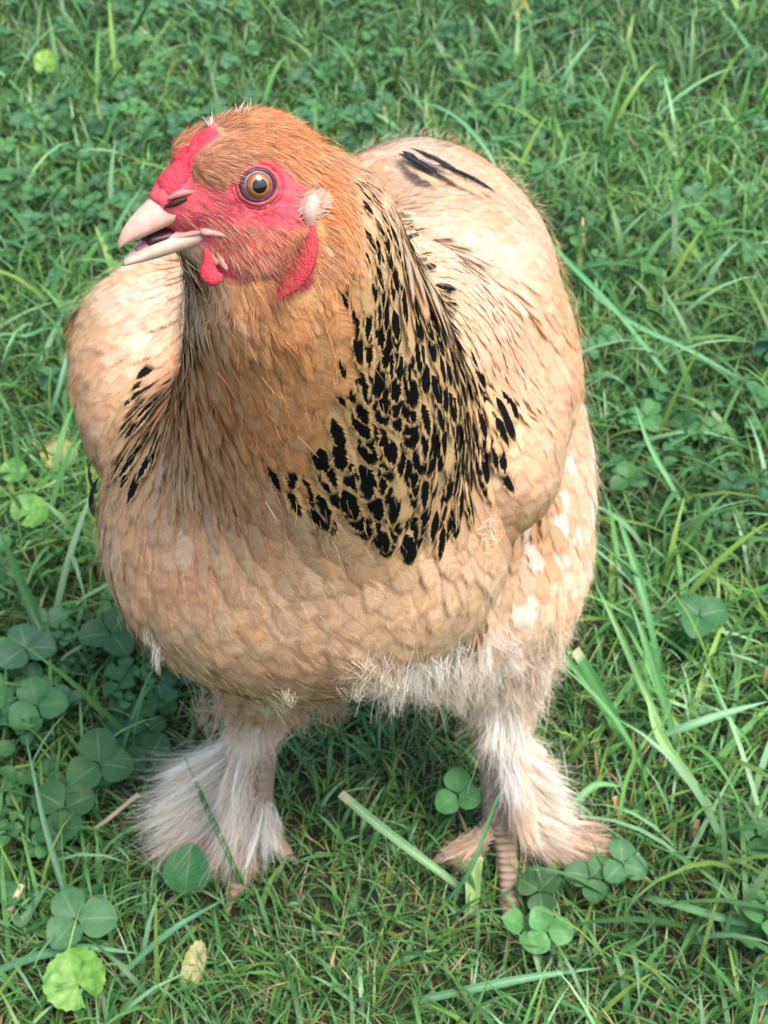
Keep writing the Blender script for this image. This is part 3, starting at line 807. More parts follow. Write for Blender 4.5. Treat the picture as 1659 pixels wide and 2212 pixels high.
for a in ((866, 356, 950, 412, .0055), (940, 380, 1050, 440, .0065)): strip_feather(*a[:4], a[4], black=0, lift=.0022)

strip_feather(176, 1040, 192, 1135, .004, tract='wing_feather', black=0, lift=.002, colr=BLK)
strip_feather(172, 1000, 184, 1090, .004, tract='wing_feather', black=0, lift=.001, colr=BLK)
# build: the 300 largest of each tract as parts, the rest of the plumage as one joined part
rest = []
for tract, lst in PLACED.items():
    lst.sort(key=lambda q: -q[5])
    for k, (M, p, colr, blk, var, sc, kind) in enumerate(lst):
        if k < 300 and sc > 0:
            o = link(tract, KMESH[kind][var], hen)
            m4 = Matrix.Identity(4)
            for a in range(3):
                for b_ in range(3): m4[a][b_] = float(M[a, b_])
                m4[a][3] = float(p[a])
            o.matrix_world = m4; o.color = (*[float(x) for x in colr], float(blk))
        else: rest.append((M, p, colr, blk, var, kind))
print('feathers', {k: len(v) for k, v in PLACED.items()}, 'rest', len(rest))
def join_feathers(name, lst, parent, mat=None):
    Vs, Us, Fs, Cs, off = [], [], [], [], 0
    for M, p, colr, blk, var, kind in lst:
        V, UV, F = KIND[kind][var]
        Vs.append(V @ M.T + p); Us.append(UV); Fs.append(F + off); off += len(V)
        Cs.append(np.tile((*colr, blk), (len(V), 1)))
    return link(name, make_mesh(name, np.concatenate(Vs), np.concatenate(Fs), np.concatenate(Cs), np.concatenate(Us), mat or M_FS), parent, kind='stuff')
join_feathers('plumage', rest, hen)

# ------------------------------------------------------------------ fine hair-like plumage
def strips(P, D, Nn, L, Wd, C, bend=.25, seg=3, fuzz=.25):
    """tapered ribbons; all arguments are arrays"""
    n = len(P); L = np.broadcast_to(L, n); Wd = np.broadcast_to(Wd, n)
    D = nrm(D + fuzz * rng.normal(size=(n, 3)) * .6); S = np.cross(D, nrm(Nn + .5 * rng.normal(size=(n, 3)))); S = nrm(S)
    B = nrm(np.cross(S, D)); bd = bend * rng.normal(size=n)
    V = np.empty((n, 2 * (seg + 1), 3)); cc = np.empty((n, 2 * (seg + 1), 4))
    for i in range(seg + 1):
        t = i / seg; c = P + D * (L * t)[:, None] + B * (bd * L * t * t)[:, None]
        wv = Wd * (1 - .8 * t) * .5
        V[:, 2 * i] = c - S * wv[:, None]; V[:, 2 * i + 1] = c + S * wv[:, None]
        cc[:, 2 * i, :3] = C * (.9 + .2 * t); cc[:, 2 * i + 1, :3] = C * (.9 + .2 * t)
    cc[..., 3] = 1
    base = (np.arange(n) * 2 * (seg + 1))[:, None]
    F = np.concatenate([base + np.array([2 * i, 2 * i + 1, 2 * i + 3, 2 * i + 2]) for i in range(seg)], 0)
    return V.reshape(-1, 3), F, cc.reshape(-1, 4)
def hair_object(name, parts, parent, mat=None):
    Vs, Fs, Cs, off = [], [], [], 0
    for V, F, C in parts: Vs.append(V); Fs.append(F + off); Cs.append(C); off += len(V)
    return link(name, make_mesh(name, np.concatenate(Vs), np.concatenate(Fs), np.concatenate(Cs), None, mat or M_HAIR), parent, kind='stuff')
# head coat
hs = np.argwhere(((lambda l: (l[:, 0] > -50) & (l[:, 2] > -62))(Hinv(ctr)))).ravel()
hc = np.cumsum(area[hs])
def sample_on(faces, cs, n):
    i = faces[np.minimum(np.searchsorted(cs, rng.random(n) * cs[-1]), len(faces) - 1)]
    a, b_ = rng.random(n), rng.random(n); f = a + b_ > 1; a[f] = 1 - a[f]; b_[f] = 1 - b_[f]
    t = tri[i]; return t[:, 0] + a[:, None] * (t[:, 1] - t[:, 0]) + b_[:, None] * (t[:, 2] - t[:, 0])
hp_ = sample_on(hs, hc, 52000); hn = nrm(grad(hp_, .001)); hl_ = Hinv(hp_)
rd = redness(hl_)
eyed = np.hypot(hl_[:, 0] - 1, (hl_[:, 2] - 4) * 1.0)
combz = (np.abs(hl_[:, 1]) < 3.6 + 5.0 * np.clip((hl_[:, 0] - 9) / 26, 0, 1)) & (hl_[:, 0] > 10)
pr = np.clip(1 - rd, 0, 1) ** 2 + rd * np.where((hl_[:, 2] < -9) & (hl_[:, 0] < 20), .60, .10)
pr[combz & (hl_[:, 2] > -8)] = 0; pr[(eyed < 11) & (np.abs(hl_[:, 1]) > 8)] = 0; pr[hl_[:, 0] > 30] *= .0
pr[(hl_[:, 2] < -12) & (hl_[:, 0] > 18)] *= .25; q_ = proj(hp_); pr[inpoly(q_[0], q_[1], CAPE)] *= .05; pr *= np.where(q_[1] > 600, .06, 1)
qu, qv, _ = proj(hp_); pr[inpoly(qu, qv, [(655, 480), (695, 470), (700, 540), (670, 610), (605, 665), (590, 640), (650, 560)])] *= .15; pr[inpoly(qu, qv, [(430, 515), (470, 520), (510, 580), (505, 615), (455, 605)])] *= .15
k = rng.random(len(pr)) < pr
hp_, hn, hl_, rd = hp_[k], hn[k], hl_[k], rd[k]
hd = flow(hp_, hn)
face_dir = nrm(-hf[None] * 1.0 - hu[None] * (.35 + .02 * np.clip(-hl_[:, 2:3], 0, 30)))
wv = ((hl_[:, 2] < 4) & (hl_[:, 0] > -22))[:, None] * .8
hd = nrm(hd * (1 - wv) + face_dir * wv); hd = nrm(hd - hn * (hd * hn).sum(1, keepdims=True)); hd = nrm(hd + hn * (.16 + .18 * rng.random((len(hd), 1))))
hcol = plumage_colour(hp_) * GAIN * (.82 + .60 * rng.random((len(hp_), 1)))
hcol *= (.8 + .4 * snoise(hp_, 260, 31))[:, None]; wh = rng.random(len(hp_)) < .04; hcol[wh] = lin(236, 214, 186)
fz = (rd > .3) | ((hl_[:, 2] < -14) & (hl_[:, 0] > -22)); hcol[fz] = lin(222, 170, 132) * (.6 + .6 * rng.random((fz.sum(), 1)))
chin = (hl_[:, 2] < -26) & (hl_[:, 0] > -2); hcol[chin] = (lin(170, 134, 104) * .9) * (.5 + .8 * rng.random((chin.sum(), 1)))
parts = [strips(hp_, hd, hn, (3.6 + 3.4 * rng.random(len(hp_))) * mm * np.where(rd > .3, .75, 1), np.where(fz, .22, .26) * mm, hcol, .15, 3, .14)]
# silky coat of the front neck
ns = np.argwhere((lambda q: (q[0] > 360) & (q[0] < 900) & (q[1] > 520) & (q[1] < 1090))(proj(ctr)) & (ctr[:, 1] < .02)).ravel(); ncs = np.cumsum(area[ns])
np_ = sample_on(ns, ncs, 60000); nn_ = nrm(grad(np_, .001)); nu_, nv_, _ = proj(np_)
incape = inpoly(nu_, nv_, CAPE) | inpoly(nu_, nv_, CAPE_L)
kk = rng.random(len(np_)) < np.where(incape, .0, .02) * (1 - .8 * sstep(900, 1040, nv_)) * (1 - (inpoly(nu_, nv_, [(600, 460), (720, 460), (700, 600), (620, 680), (570, 640)]) | inpoly(nu_, nv_, [(420, 500), (540, 500), (540, 620), (430, 610)]))); np_, nn_, nv_ = np_[kk], nn_[kk], nv_[kk]
nd_ = flow(np_, nn_); clump = (snoise(np_ * np.array([1, 1, .35]), 260, 8) - .5)[:, None]
ncol = plumage_colour(np_) * GAIN * (.92 + .5 * rng.random((len(np_), 1))) * (1 + .5 * clump)
nd_ = nrm(nd_ + np.cross(nn_, nd_) * clump * 1.1 + nn_ * (.05 + .14 * rng.random((len(np_), 1))))
parts.append(strips(np_ + nn_ * (2.2 + 1.5 * rng.random((len(np_), 1))) * mm, nd_, nn_, (7 + 6 * rng.random(len(np_))) * mm, .36 * mm, ncol, .25, 3, .16))
# earlobe tuft, nape wisps and the small white crown tuft
def tuft(u, v, rad, n, dirv, L, colr, wd=.45, lift=0.5):
    p, nn = hit(u, v); q = rng.normal(size=(n, 3)) * rad * mm; q -= nn * (q @ nn)[:, None]; pp = p + q + nn * lift * mm
    dv = cR * dirv[0] - cU * dirv[1] + nn * .35
    c = np.array(colr) * (.8 + .3 * rng.random((n, 1)))
    return strips(pp, np.tile(nrm(dv), (n, 1)), np.tile(nn, (n, 1)), L * mm * (.6 + .6 * rng.random(n)), wd * mm, c, .3, 3, .45)
for q in ((662, 455), (668, 445), (680, 432), (686, 440), (672, 456)):
    parts.append(tuft(*q, 1.5, 260, (.75, -.35), 3.8, lin(244, 222, 202), .32, 1.0))
parts.append(tuft(457, 272, .7, 16, (-.3, -1), 4.5, lin(238, 232, 224), .5))
parts.append(tuft(520, 242, 2.0, 14, (.3, -1), 4, lin(238, 220, 200), .4))
for q in ((640, 535), (655, 515), (628, 560), (612, 590), (600, 612)): parts.append(tuft(*q, 2.6, 70, (.65, .75), 7, lin(186, 116, 88), .26, 4.5))
for q in ((440, 610), (430, 640), (460, 640), (420, 600), (480, 660)): parts.append(tuft(*q, 4, 45, (-.05, 1), 8, lin(176, 142, 112), .3))
hair_object('head_hair', parts, hen)
# loose barbs over the whole coat
bp_ = sample(46000); bn = nrm(grad(bp_, .001)); bl = Hinv(bp_); bu, bv, bd_ = proj(bp_)
k = ~((bl[:, 0] > -28) & (bl[:, 2] > -34)) & (bp_[:, 2] > .13)
bp_, bn, bv, bu = bp_[k], bn[k], bv[k], bu[k]; bdv = flow(bp_, bn)
rear = (bp_[:, 1] > .0)
L_ = np.where(rear, 9, 7) * (.5 + rng.random(len(bp_))) * mm
upn = .12 + .25 * rng.random((len(bp_), 1)) ** 3
bcol = plumage_colour(bp_) * GAIN * (.95 + .3 * rng.random((len(bp_), 1)))
wing_k = (np.minimum(gdist(bp_, iWR, iWR + 3), gdist(bp_, iWL, iWL + 2)) < .007) & (rng.random(len(bp_)) < .8)
strip_lift = bn * (1.5 + 3.2 * rng.random((len(bp_), 1))) * mm
kk = ~wing_k & (rng.random(len(bp_)) < np.where(inpoly(bu, bv, CAPE) | inpoly(bu, bv, CAPE_L), .03, .42))
hair_object('loose_barbs', [strips((bp_ + strip_lift)[kk], nrm(bdv + bn * upn)[kk], bn[kk], L_[kk], .26 * mm, np.minimum(bcol[kk], .9), .3, 3, .2)], hen)
# downy fluff: belly, thighs and hocks
fl = []
def fluff(u, v, rad, n, dirv, L, colr, wd=.5, spread=.5, depth=None, lift=2):
    if depth is None:
        p, nn = hit(u, v)
        if p is None: return
    else: p = WP(u, v, depth); nn = -cF
    q = rng.normal(size=(n, 3)) * rad * mm; q -= nn * (q @ nn)[:, None] * .6
    dv = nrm(cR * dirv[0] - cU * dirv[1] + nn * .15); root = p + q + nn * lift * mm
    m = max(3, n // 28); cc = root[rng.integers(0, n, m)]; near = ((root[:, None] - cc[None]) ** 2).sum(-1).argmin(1)
    cd = nrm(dv + spread * .55 * rng.normal(size=(m, 3))); cl = L * mm * (.55 + .75 * rng.random(m)); tipc = cc + cd * cl[:, None]
    col = np.array(colr)[None] * (.80 + .26 * rng.random((m, 1)))
    dd = tipc[near] + rng.normal(size=(n, 3)) * .0013 - root; ll = np.linalg.norm(dd, axis=1) * (.6 + .5 * rng.random(n))
    fl.append(strips(root, nrm(dd), np.tile(nn, (n, 1)), ll, wd * mm * .8, np.minimum(col[near] * (.9 + .2 * rng.random((n, 1))), .9), .35, 4, .12))
W_, B_, T_ = lin(244, 236, 224), lin(236, 216, 190), lin(222, 194, 160)
for q in ((1040, 1400, -.35, .9), (1065, 1390, .1, 1), (1090, 1420, .1, 1), (1075, 1450, -.1, 1), (1030, 1430, -.4, .9)): fluff(q[0], q[1] - 10, 6, 170, q[2:], 17, W_, .36, .6)
for q in ((930, 1440, -.3, .9), (960, 1430, -.1, 1), (900, 1450, -.4, .8), (870, 1470, -.4, .9), (985, 1450, .1, 1)): fluff(q[0], q[1] - 18, 7, 150, q[2:], 14, W_ * .95, .36, .6)
for q in ((830, 1480, -.2, 1), (860, 1490, -.2, 1), (900, 1500, -.2, 1), (940, 1510, -.15, 1), (980, 1510, -.1, 1), (1010, 1520, 0, 1), (790, 1480, -.2, 1)): fluff(q[0], q[1] - 36, 8, 300, q[2:], 12, (W_ * .3 + B_ * .65) * random.uniform(.85, 1), .40, .8)
for q in ((1050, 1530, -.15, 1), (1080, 1520, 0, 1), (1110, 1500, .1, 1), (1140, 1470, .15, 1), (1060, 1500, -.2, 1), (1160, 1440, .2, 1)): fluff(q[0], q[1] - 15, 8, 340, q[2:], 16, (B_ * .7 + W_ * .3) * random.uniform(.85, 1), .40, .7)
for q in ((470, 1500, -.1, 1), (500, 1510, -.1, 1), (540, 1520, 0, 1), (590, 1520, .2, 1), (630, 1510, .35, .9), (660, 1500, .5, .8), (700, 1490, .4, .9)): fluff(q[0], q[1] + 5, 8, 220, q[2:], 20, T_, .42, .8, depth=.955)
for q in ((600, 1495), (585, 1510), (560, 1515), (620, 1485)): fluff(q[0], q[1], 3.5, 60, (.6, .45), 11, lin(236, 222, 196), .35, .8)
fluff(335, 1375, 3, 60, (.2, .9), 9, W_, .4, .35); fluff(345, 1400, 2, 50, (.25, 1), 9, W_, .4, .35)
fluff(1045, 1165, 3, 90, (.3, 1), 10, lin(240, 214, 170), .4, .5); fluff(1040, 1120, 5, 90, (-.3, .9), 9, W_ * .9, .4, .5)
for q in (): fluff(q[0] - 22, q[1], 7, 80, (.4, .9), 9, W_, .3, .7)
for q in ((1180, 1480), (1200, 1430), (1225, 1360)): fluff(q[0] - 25, q[1], 8, 160, (.1, 1), 18, B_, .5, .4)
hair_object('down_fluff', fl, hen)

# ------------------------------------------------------------------ feathered legs, scales, claws
leg_f = []
def leg_feathers(pairs, n, L, colr_a, colr_b, wd=3.2, jit=4):
    """pairs: root (u,v,depth) -> tip (u,v,depth); spreads n feathers across them"""
    n = int(n * 1.5)
    for k_ in range(n):
        t = k_ / max(n - 1, 1) * (len(pairs) - 1); i = min(int(t), len(pairs) - 2) if len(pairs) > 1 else 0; f = t - i
        a = pairs[i]; b_ = pairs[min(i + 1, len(pairs) - 1)]
        p0 = WP(*a[0]) * (1 - f) + WP(*b_[0]) * f; p1 = WP(*a[1]) * (1 - f) + WP(*b_[1]) * f
        p0 = p0 + rng.normal(size=3) * jit * mm * .5; p1 = p1 + rng.normal(size=3) * jit * mm
        p1[2] = max(p1[2], .006); p0[2] = max(p0[2], .012)
        y = p1 - p0; Lx = np.linalg.norm(y); y /= Lx
        n_ = nrm(-cF + .5 * rng.normal(size=3)); x = nrm(np.cross(y, n_)); n_ = np.cross(x, y)
        if n_ @ cF > 0: x, n_ = -x, -n_
        m_ = random.random(); c = (np.array(colr_a) * m_ + np.array(colr_b) * (1 - m_)) * random.uniform(.95, 1.2)
        c = np.minimum(c, .92)
        if k_ % 3 == 0: leg_f.append((np.stack([x * wd * mm * random.uniform(.5, 1.15), y * Lx, n_ * Lx * random.uniform(-.06, .16)], 1), p0, c, 0.0, random.randrange(4), 1, 'soft'))
        nh = 34; tt = rng.random(nh)[:, None]; P0 = p0 + (p1 - p0) * tt * .45 + rng.normal(size=(nh, 3)) * .0024; P1 = p1 + rng.normal(size=(nh, 3)) * .0022; DD = P1 - P0; LL = np.linalg.norm(DD, axis=1) * (.7 + .4 * rng.random(nh))
        hairs.append(strips(P0, nrm(DD), np.tile(n_, (nh, 1)), LL, .34 * mm, np.minimum(c[None] * (.82 + .3 * rng.random((nh, 1))), .9), .35, 4, .10))
hairs = []
Wl, Pk, Bn = lin(248, 240, 230), lin(234, 208, 182), lin(200, 168, 142)
dL = lambda v: 1.0 + (v - 1600) * .00005
# viewer's left leg: fan to the left, then over the toes
leg_feathers([((545, 1560, .985), (400, 1660, .985)), ((540, 1600, .985), (350, 1700, .985)), ((540, 1650, .99), (325, 1765, .99)), ((540, 1700, .995), (315, 1810, 1.0)), ((545, 1730, 1.0), (350, 1860, 1.005))], 46, 40, Wl, Pk, 4.0)
leg_feathers([((535, 1560, .98), (470, 1730, .975)), ((545, 1600, .98), (500, 1800, .985)), ((540, 1680, .985), (450, 1850, .99)), ((560, 1740, .99), (520, 1890, 1.0)), ((580, 1740, .99), (600, 1830, 1.0))], 34, 40, Pk, Wl, 3.4)
leg_feathers([((430, 1790, 1.0), (330, 1830, 1.005)), ((450, 1800, 1.0), (380, 1880, 1.0)), ((510, 1830, .995), (480, 1915, 1.0)), ((530, 1830, .99), (560, 1900, 1.0))], 22, 30, Bn, Pk, 3.0)
# viewer's right leg: fan to the right
leg_feathers([((1095, 1570, .99), (1160, 1620, .99)), ((1095, 1600, .99), (1200, 1680, .995)), ((1095, 1650, .99), (1235, 1730, .995)), ((1095, 1700, .99), (1240, 1790, 1.0)), ((1100, 1750, .995), (1225, 1830, 1.0)), ((1105, 1775, .995), (1170, 1840, 1.0))], 52, 40, Wl, Pk, 4.0)
leg_feathers([((1085, 1580, .98), (1140, 1720, .98)), ((1090, 1650, .98), (1150, 1790, .985)), ((1100, 1720, .985), (1160, 1840, .995))], 20, 40, Pk, Pk * .9, 3.6)
leg_feathers([((1160, 1790, 1.0), (1320, 1815, 1.01)), ((1150, 1800, 1.0), (1290, 1840, 1.0)), ((1130, 1810, 1.0), (1200, 1870, 1.0))], 20, 30, Bn, Pk, 3.0)
leg_feathers([((1050, 1795, 1.0), (960, 1850, 1.0)), ((1055, 1800, 1.0), (1000, 1860, 1.0))], 12, 25, Bn, Pk, 2.6)
leg_feathers([((1070, 1500, .955), (1050, 1600, .965)), ((1090, 1500, .955), (1085, 1640, .968)), ((1110, 1500, .955), (1140, 1640, .97))], 26, 30, Wl, Pk, 3.2)
leg_feathers([((1085, 1570, .965), (1105, 1690, .972)), ((1090, 1640, .968), (1115, 1760, .98))], 14, 30, Wl, Wl * .9, 3.0)
leg_feathers([((530, 1510, .955), (480, 1610, .965)), ((550, 1510, .955), (540, 1640, .968)), ((575, 1510, .955), (580, 1600, .97))], 24, 30, Wl, Pk, 3.2)
leg_f.sort(key=lambda q: -np.linalg.norm(q[0][:, 1]))
for M, p, colr, blk, var, sc, kind in leg_f:
    o = link('leg_feather', KMESH[kind][var], hen); m4 = Matrix.Identity(4)
    for a in range(3):
        for b_ in range(3): m4[a][b_] = float(M[a, b_])
        m4[a][3] = float(p[a])
    o.matrix_world = m4; o.color = (*[float(x) for x in colr], 0)
hair_object('leg_down', hairs, hen)
# scutes
sv, sf = lathe_rings([np.array([(r_ * math.cos(a) * (1.0), r_ * math.sin(a) * .8, z_) for a in np.linspace(0, 2 * math.pi, 10, endpoint=False)]) for r_, z_ in ((1, 0), (.92, .22), (.55, .34), (.05, .38))], False)
scute = mesh_py('leg_scale_shape', sv, sf, M_SCALE)
def add_scale(p, n, y, sx, sy):
    x = nrm(np.cross(y, n)); y2 = np.cross(n, x)
    o = link('leg_scale', scute, hen); m4 = Matrix.Identity(4); M = np.stack([x * sx, y2 * sy, n * sx * .75], 1)
    for a in range(3):
        for b_ in range(3): m4[a][b_] = float(M[a, b_])
        m4[a][3] = float(p[a])
    o.matrix_world = m4
for (a, b_, r_, off) in ((hkL, akL, .0130, .35), (hkR, akR, .0130, -.35)):
    ydir = nrm(b_ - a); fr = nrm(np.array((off * .3, -1, .15))); fr = nrm(fr - ydir * (fr @ ydir)); sd_ = np.cross(ydir, fr)
    for i in range(11):
        for sgn in (-.42, .42):
            t = .16 + i * .078 + (.04 if sgn > 0 else 0)
            if t > .98: continue
            nn = nrm(fr + sd_ * sgn * 1.1); rad = r_ * (1.25 + (.95 - 1.25) * t)
            add_scale(a + (b_ - a) * t + nn * rad * .97, nn, ydir, 5.6 * mm, 6.4 * mm)
for tl in (toesR[0], toesL[0], toesR[1], toesR[2], toesL[1]):
    P3 = np.array(tl); seglen = np.linalg.norm(np.diff(P3, axis=0), axis=1); tot = seglen.sum(); k_ = int(tot / .0052)
    for i in range(1, k_):
        s_ = i / k_ * tot; j = int(np.searchsorted(np.cumsum(seglen), s_)); j = min(j, 2); f = (s_ - (np.cumsum(seglen)[j] - seglen[j])) / seglen[j]
        c = P3[j] * (1 - f) + P3[j + 1] * f; yd = nrm(P3[j + 1] - P3[j]); n_ = nrm(np.array((0, -.25, 1.0)) - yd * (yd @ np.array((0, -.25, 1.0))))
        rad = np.interp(s_ / tot, (0, .4, .8, 1), (.0082, .0068, .0058, .0042))
        q = settle((c + n_ * rad)[None], 2)[0]
        add_scale(q - n_ * .0004, n_, yd, rad * .95, .0036)
for tl in toesR + toesL:
    yd = nrm(tl[-1] - tl[-2]); e_ = tl[-1]
    blob('claw', [(e_ - yd * .003, 3.2 * mm), (e_ + yd * .004 + np.array((0, 0, .001)), 2.6 * mm), (e_ + yd * .010, 1.5 * mm), (e_ + yd * .014 - np.array((0, 0, .002)), .4 * mm)], M_CLAW, n=8, sub=3)

# ------------------------------------------------------------------ lawn
def ground_h(x, y): return .006 * (snoise(np.stack([x, y, x * 0], -1), 6, 1) - .5)
mg, t, b = new_mat('soil_and_thatch'); L = t.links.new
gg = N(t, 'ShaderNodeNewGeometry'); n1 = N(t, 'ShaderNodeTexNoise', i2=60.0, i3=6.0); L(gg.outputs['Position'], n1.inputs['Vector'])
n2 = N(t, 'ShaderNodeTexNoise', i2=500.0, i3=4.0); L(gg.outputs['Position'], n2.inputs['Vector'])
r1 = N(t, 'ShaderNodeValToRGB'); r1.color_ramp.elements[0].color = (*lin(26, 34, 16), 1); r1.color_ramp.elements[1].color = (*lin(70, 74, 40), 1)
r1.color_ramp.elements[0].position = .35; r1.color_ramp.elements[1].position = .75; L(n1.outputs[0], r1.inputs[0])
cc = mixc(t, mathn(t, 'MULTIPLY', n2.outputs[0], .6), r1.outputs[0], tuple(lin(44, 66, 26))); L(cc, b.inputs['Base Color'])
b.inputs['Roughness'].default_value = .95; bp = N(t, 'ShaderNodeBump', i0=.8, i1=.004); L(n2.outputs[0], bp.inputs['Height']); L(bp.outputs[0], b.inputs['Normal'])
gx = np.concatenate([[-60, -10, -3], np.linspace(-1.6, 1.6, 90), [3, 10, 60]]); gy = np.concatenate([[-60, -8, -2.0], np.linspace(-.9, 2.6, 110), [5, 15, 90]])
GX, GY = np.meshgrid(gx, gy, indexing='ij'); gv = np.stack([GX, GY, ground_h(GX, GY)], -1).reshape(-1, 3)
ii, jj = np.meshgrid(np.arange(len(gx) - 1), np.arange(len(gy) - 1), indexing='ij'); b0 = (ii * len(gy) + jj).ravel()
link('ground', make_mesh('ground', gv, np.stack([b0, b0 + len(gy), b0 + len(gy) + 1, b0 + 1], 1), None, None, mg), None, kind='structure')

def hen_clear(x, y):
    """1 where a toe or shank presses the grass down"""
    c = np.zeros(len(x))
    for tl in toesR + toesL:
        for a, b_ in zip(tl[:-1], tl[1:]):
            ab = (b_ - a)[:2]; q = np.stack([x - a[0], y - a[1]], 1); tt = np.clip(q @ ab / (ab @ ab + 1e-9), 0, 1)
            c = np.maximum(c, np.hypot(*(q - tt[:, None] * ab).T) < .008)
    return c
def blades(x, y, L, Wd, lean, C, dirs=None, droop=.8, seg=4, z0=None, fold=True):
    n = len(x); a = rng.random(n) * 2 * np.pi if dirs is None else dirs
    h = np.stack([np.cos(a), np.sin(a), np.zeros(n)], 1); S = np.stack([-np.sin(a), np.cos(a), np.zeros(n)], 1)
    tw = rng.normal(size=n) * .5; S = S * np.cos(tw)[:, None] + h * np.sin(tw)[:, None]
    P = np.stack([x, y, ground_h(x, y) - .003 if z0 is None else z0], 1); V = np.empty((n, 2 * seg + 1, 3)); C4 = np.ones((n, 2 * seg + 1, 4))
    ang = lean.copy(); step = L / seg; drp = droop * (0.4 + rng.random(n)) / seg
    for i in range(seg + 1):
        t = i / seg; wv = Wd * (.75 + .5 * t if t < .4 else .95 * (1 - ((t - .4) / .6) ** 1.6)) * .5
        if i < seg:
            V[:, 2 * i] = P - S * wv[:, None]; V[:, 2 * i + 1] = P + S * wv[:, None]
            C4[:, 2 * i, :3] = C * (.85 + .2 * t); C4[:, 2 * i + 1, :3] = C * (.93 + .2 * t)
            P = P + (h * np.sin(ang)[:, None] + np.array([0, 0, 1.]) * np.cos(ang)[:, None]) * step[:, None]
            ang = ang + drp * (1 + t); P[:, 2] = np.maximum(P[:, 2], .001)
        else: V[:, 2 * i] = P; C4[:, 2 * i, :3] = C * 1.05
    base = (np.arange(n) * (2 * seg + 1))[:, None]
    Fq = np.concatenate([base + np.array([2 * i, 2 * i + 1, 2 * i + 3, 2 * i + 2]) for i in range(seg - 1)], 0)
    Ft = base + np.array([2 * seg - 2, 2 * seg - 1, 2 * seg]); Ft = np.concatenate([Ft, Ft[:, 2:3]], 1)
    return V.reshape(-1, 3), (Fq, Ft[:, :3]), C4.reshape(-1, 4)
def build_blades(name, lots, **props):
    Vs, Fq, Ft, Cs, off = [], [], [], [], 0
    for V, (q, t_), C in lots: Vs.append(V); Fq.append(q + off); Ft.append(t_ + off); Cs.append(C); off += len(V)
    V = np.concatenate(Vs).astype(np.float32); q = np.concatenate(Fq).astype(np.int32); t_ = np.concatenate(Ft).astype(np.int32); C = np.concatenate(Cs)
    me = bpy.data.meshes.new(name); me.vertices.add(len(V)); me.vertices.foreach_set('co', V.ravel())
    li = np.concatenate([q.ravel(), t_.ravel()]); me.loops.add(len(li)); me.loops.foreach_set('vertex_index', li)
    tot = np.concatenate([np.full(len(q), 4), np.full(len(t_), 3)]).astype(np.int32); st = np.concatenate([[0], np.cumsum(tot)[:-1]]).astype(np.int32)
    me.polygons.add(len(tot)); me.polygons.foreach_set('loop_start', st); me.polygons.foreach_set('loop_total', tot); me.polygons.foreach_set('use_smooth', np.ones(len(tot), bool))
    a = me.color_attributes.new('Col', 'FLOAT_COLOR', 'POINT'); a.data.foreach_set('color', C.astype(np.float32).ravel())
    me.materials.append(M_GRASS); me.update(calc_edges=True)
    return link(name, me, None, **props)
def grass_colour(x, y, n):
    k = snoise(np.stack([x, y, x * 0], -1), 7, 11)[:, None]; m = rng.random((n, 1))
    a = lin(60, 106, 52); b_ = lin(106, 158, 86); c = lin(122, 156, 72)
    col = a * (1 - m) + b_ * m; g2 = (rng.random((n, 1)) < .22); col = np.where(g2, c * (.7 + .4 * m), col)
    hi = rng.random((n, 1)) < .10; return np.where(hi, col * .4 + .6 * lin(158, 200, 152), col) * (.48 + .92 * k)  # highlights put into the colour of some blades, dark gaps into the patches
def scatter(n, far=False):
    """denser close to the camera; covers the view and a margin round it"""
    y = -.62 + 3.7 * rng.random(n) ** (1.35 if far else 1.8); hw = .48 + .38 * (y + .6)
    return (rng.random(n) * 2 - 1) * hw, y
GSC = np.array(1.0)
lots = []
n = 140000; x, y = scatter(n); L_ = (.017 + .029 * rng.random(n)) * (1 + .5 * sstep(.0, .8, y)); L_ *= np.where(hen_clear(x, y) > 0, .8, 1)
under = np.hypot((x + .02) / .17, (y - .03) / .16) < 1; L_ *= np.where(under, .9, 1)
lots.append(blades(x, y, L_, (.0010 + .0011 * rng.random(n)) * (1 + .8 * sstep(.0, 1.0, y)), .25 + .75 * rng.random(n), grass_colour(x, y, n), droop=.9, seg=3))
n = 26000; x, y = scatter(n); L_ = .038 + .055 * rng.random(n); L_ *= np.where(hen_clear(x, y) > 0, .3, 1) * np.where(np.hypot((x + .02) / .19, (y - .04) / .2) < 1, .55, 1)
lots.append(blades(x, y, L_, .0020 + .0022 * rng.random(n), .25 + .8 * rng.random(n), grass_colour(x, y, n) * np.array([1.0, 1.04, 1.08]), droop=1.1, seg=5))
n = 34000; x, y = scatter(n); L_ = .012 + .026 * rng.random(n)
straw = lin(196, 176, 132) * (.45 + .6 * rng.random((n, 1)))
lots.append(blades(x, y, L_, .0007 + .0009 * rng.random(n), .8 + .7 * rng.random(n), straw, droop=.5, seg=3))
n = 12500; x, y = scatter(n); kk = (rng.random(n) < sstep(.0, .25, y) * .6 + .55 * (x > .18) * (y > -.1)) & (hen_clear(x, y) < .5) & (np.hypot((x - .03) / .17, (y - .13) / .2) > 1); x, y = x[kk], y[kk]; n = len(x)
lots.append(blades(x, y, .070 + .09 * rng.random(n), (.0035 + .003 * rng.random(n)) * (1 + .35 * sstep(.2, .9, y)), .3 + .9 * rng.random(n), grass_colour(x, y, n) * np.array([1.0, 1.04, 1.05]), droop=1.0, seg=6))
n = 3600; x, y = scatter(n); kk = (x > .05) | (y < -.1) | (rng.random(n) < .3); x, y = x[kk], y[kk]; n = len(x)
lots.append(blades(x, y, .018 + .026 * rng.random(n), .0014 + .0014 * rng.random(n), .15 + .7 * rng.random(n), lin(214, 188, 146) * (.6 + .5 * rng.random((n, 1))), droop=.4, seg=3))
build_blades('grass', lots, kind='stuff', label='short mown lawn grass with pale dry thatch between the blades')

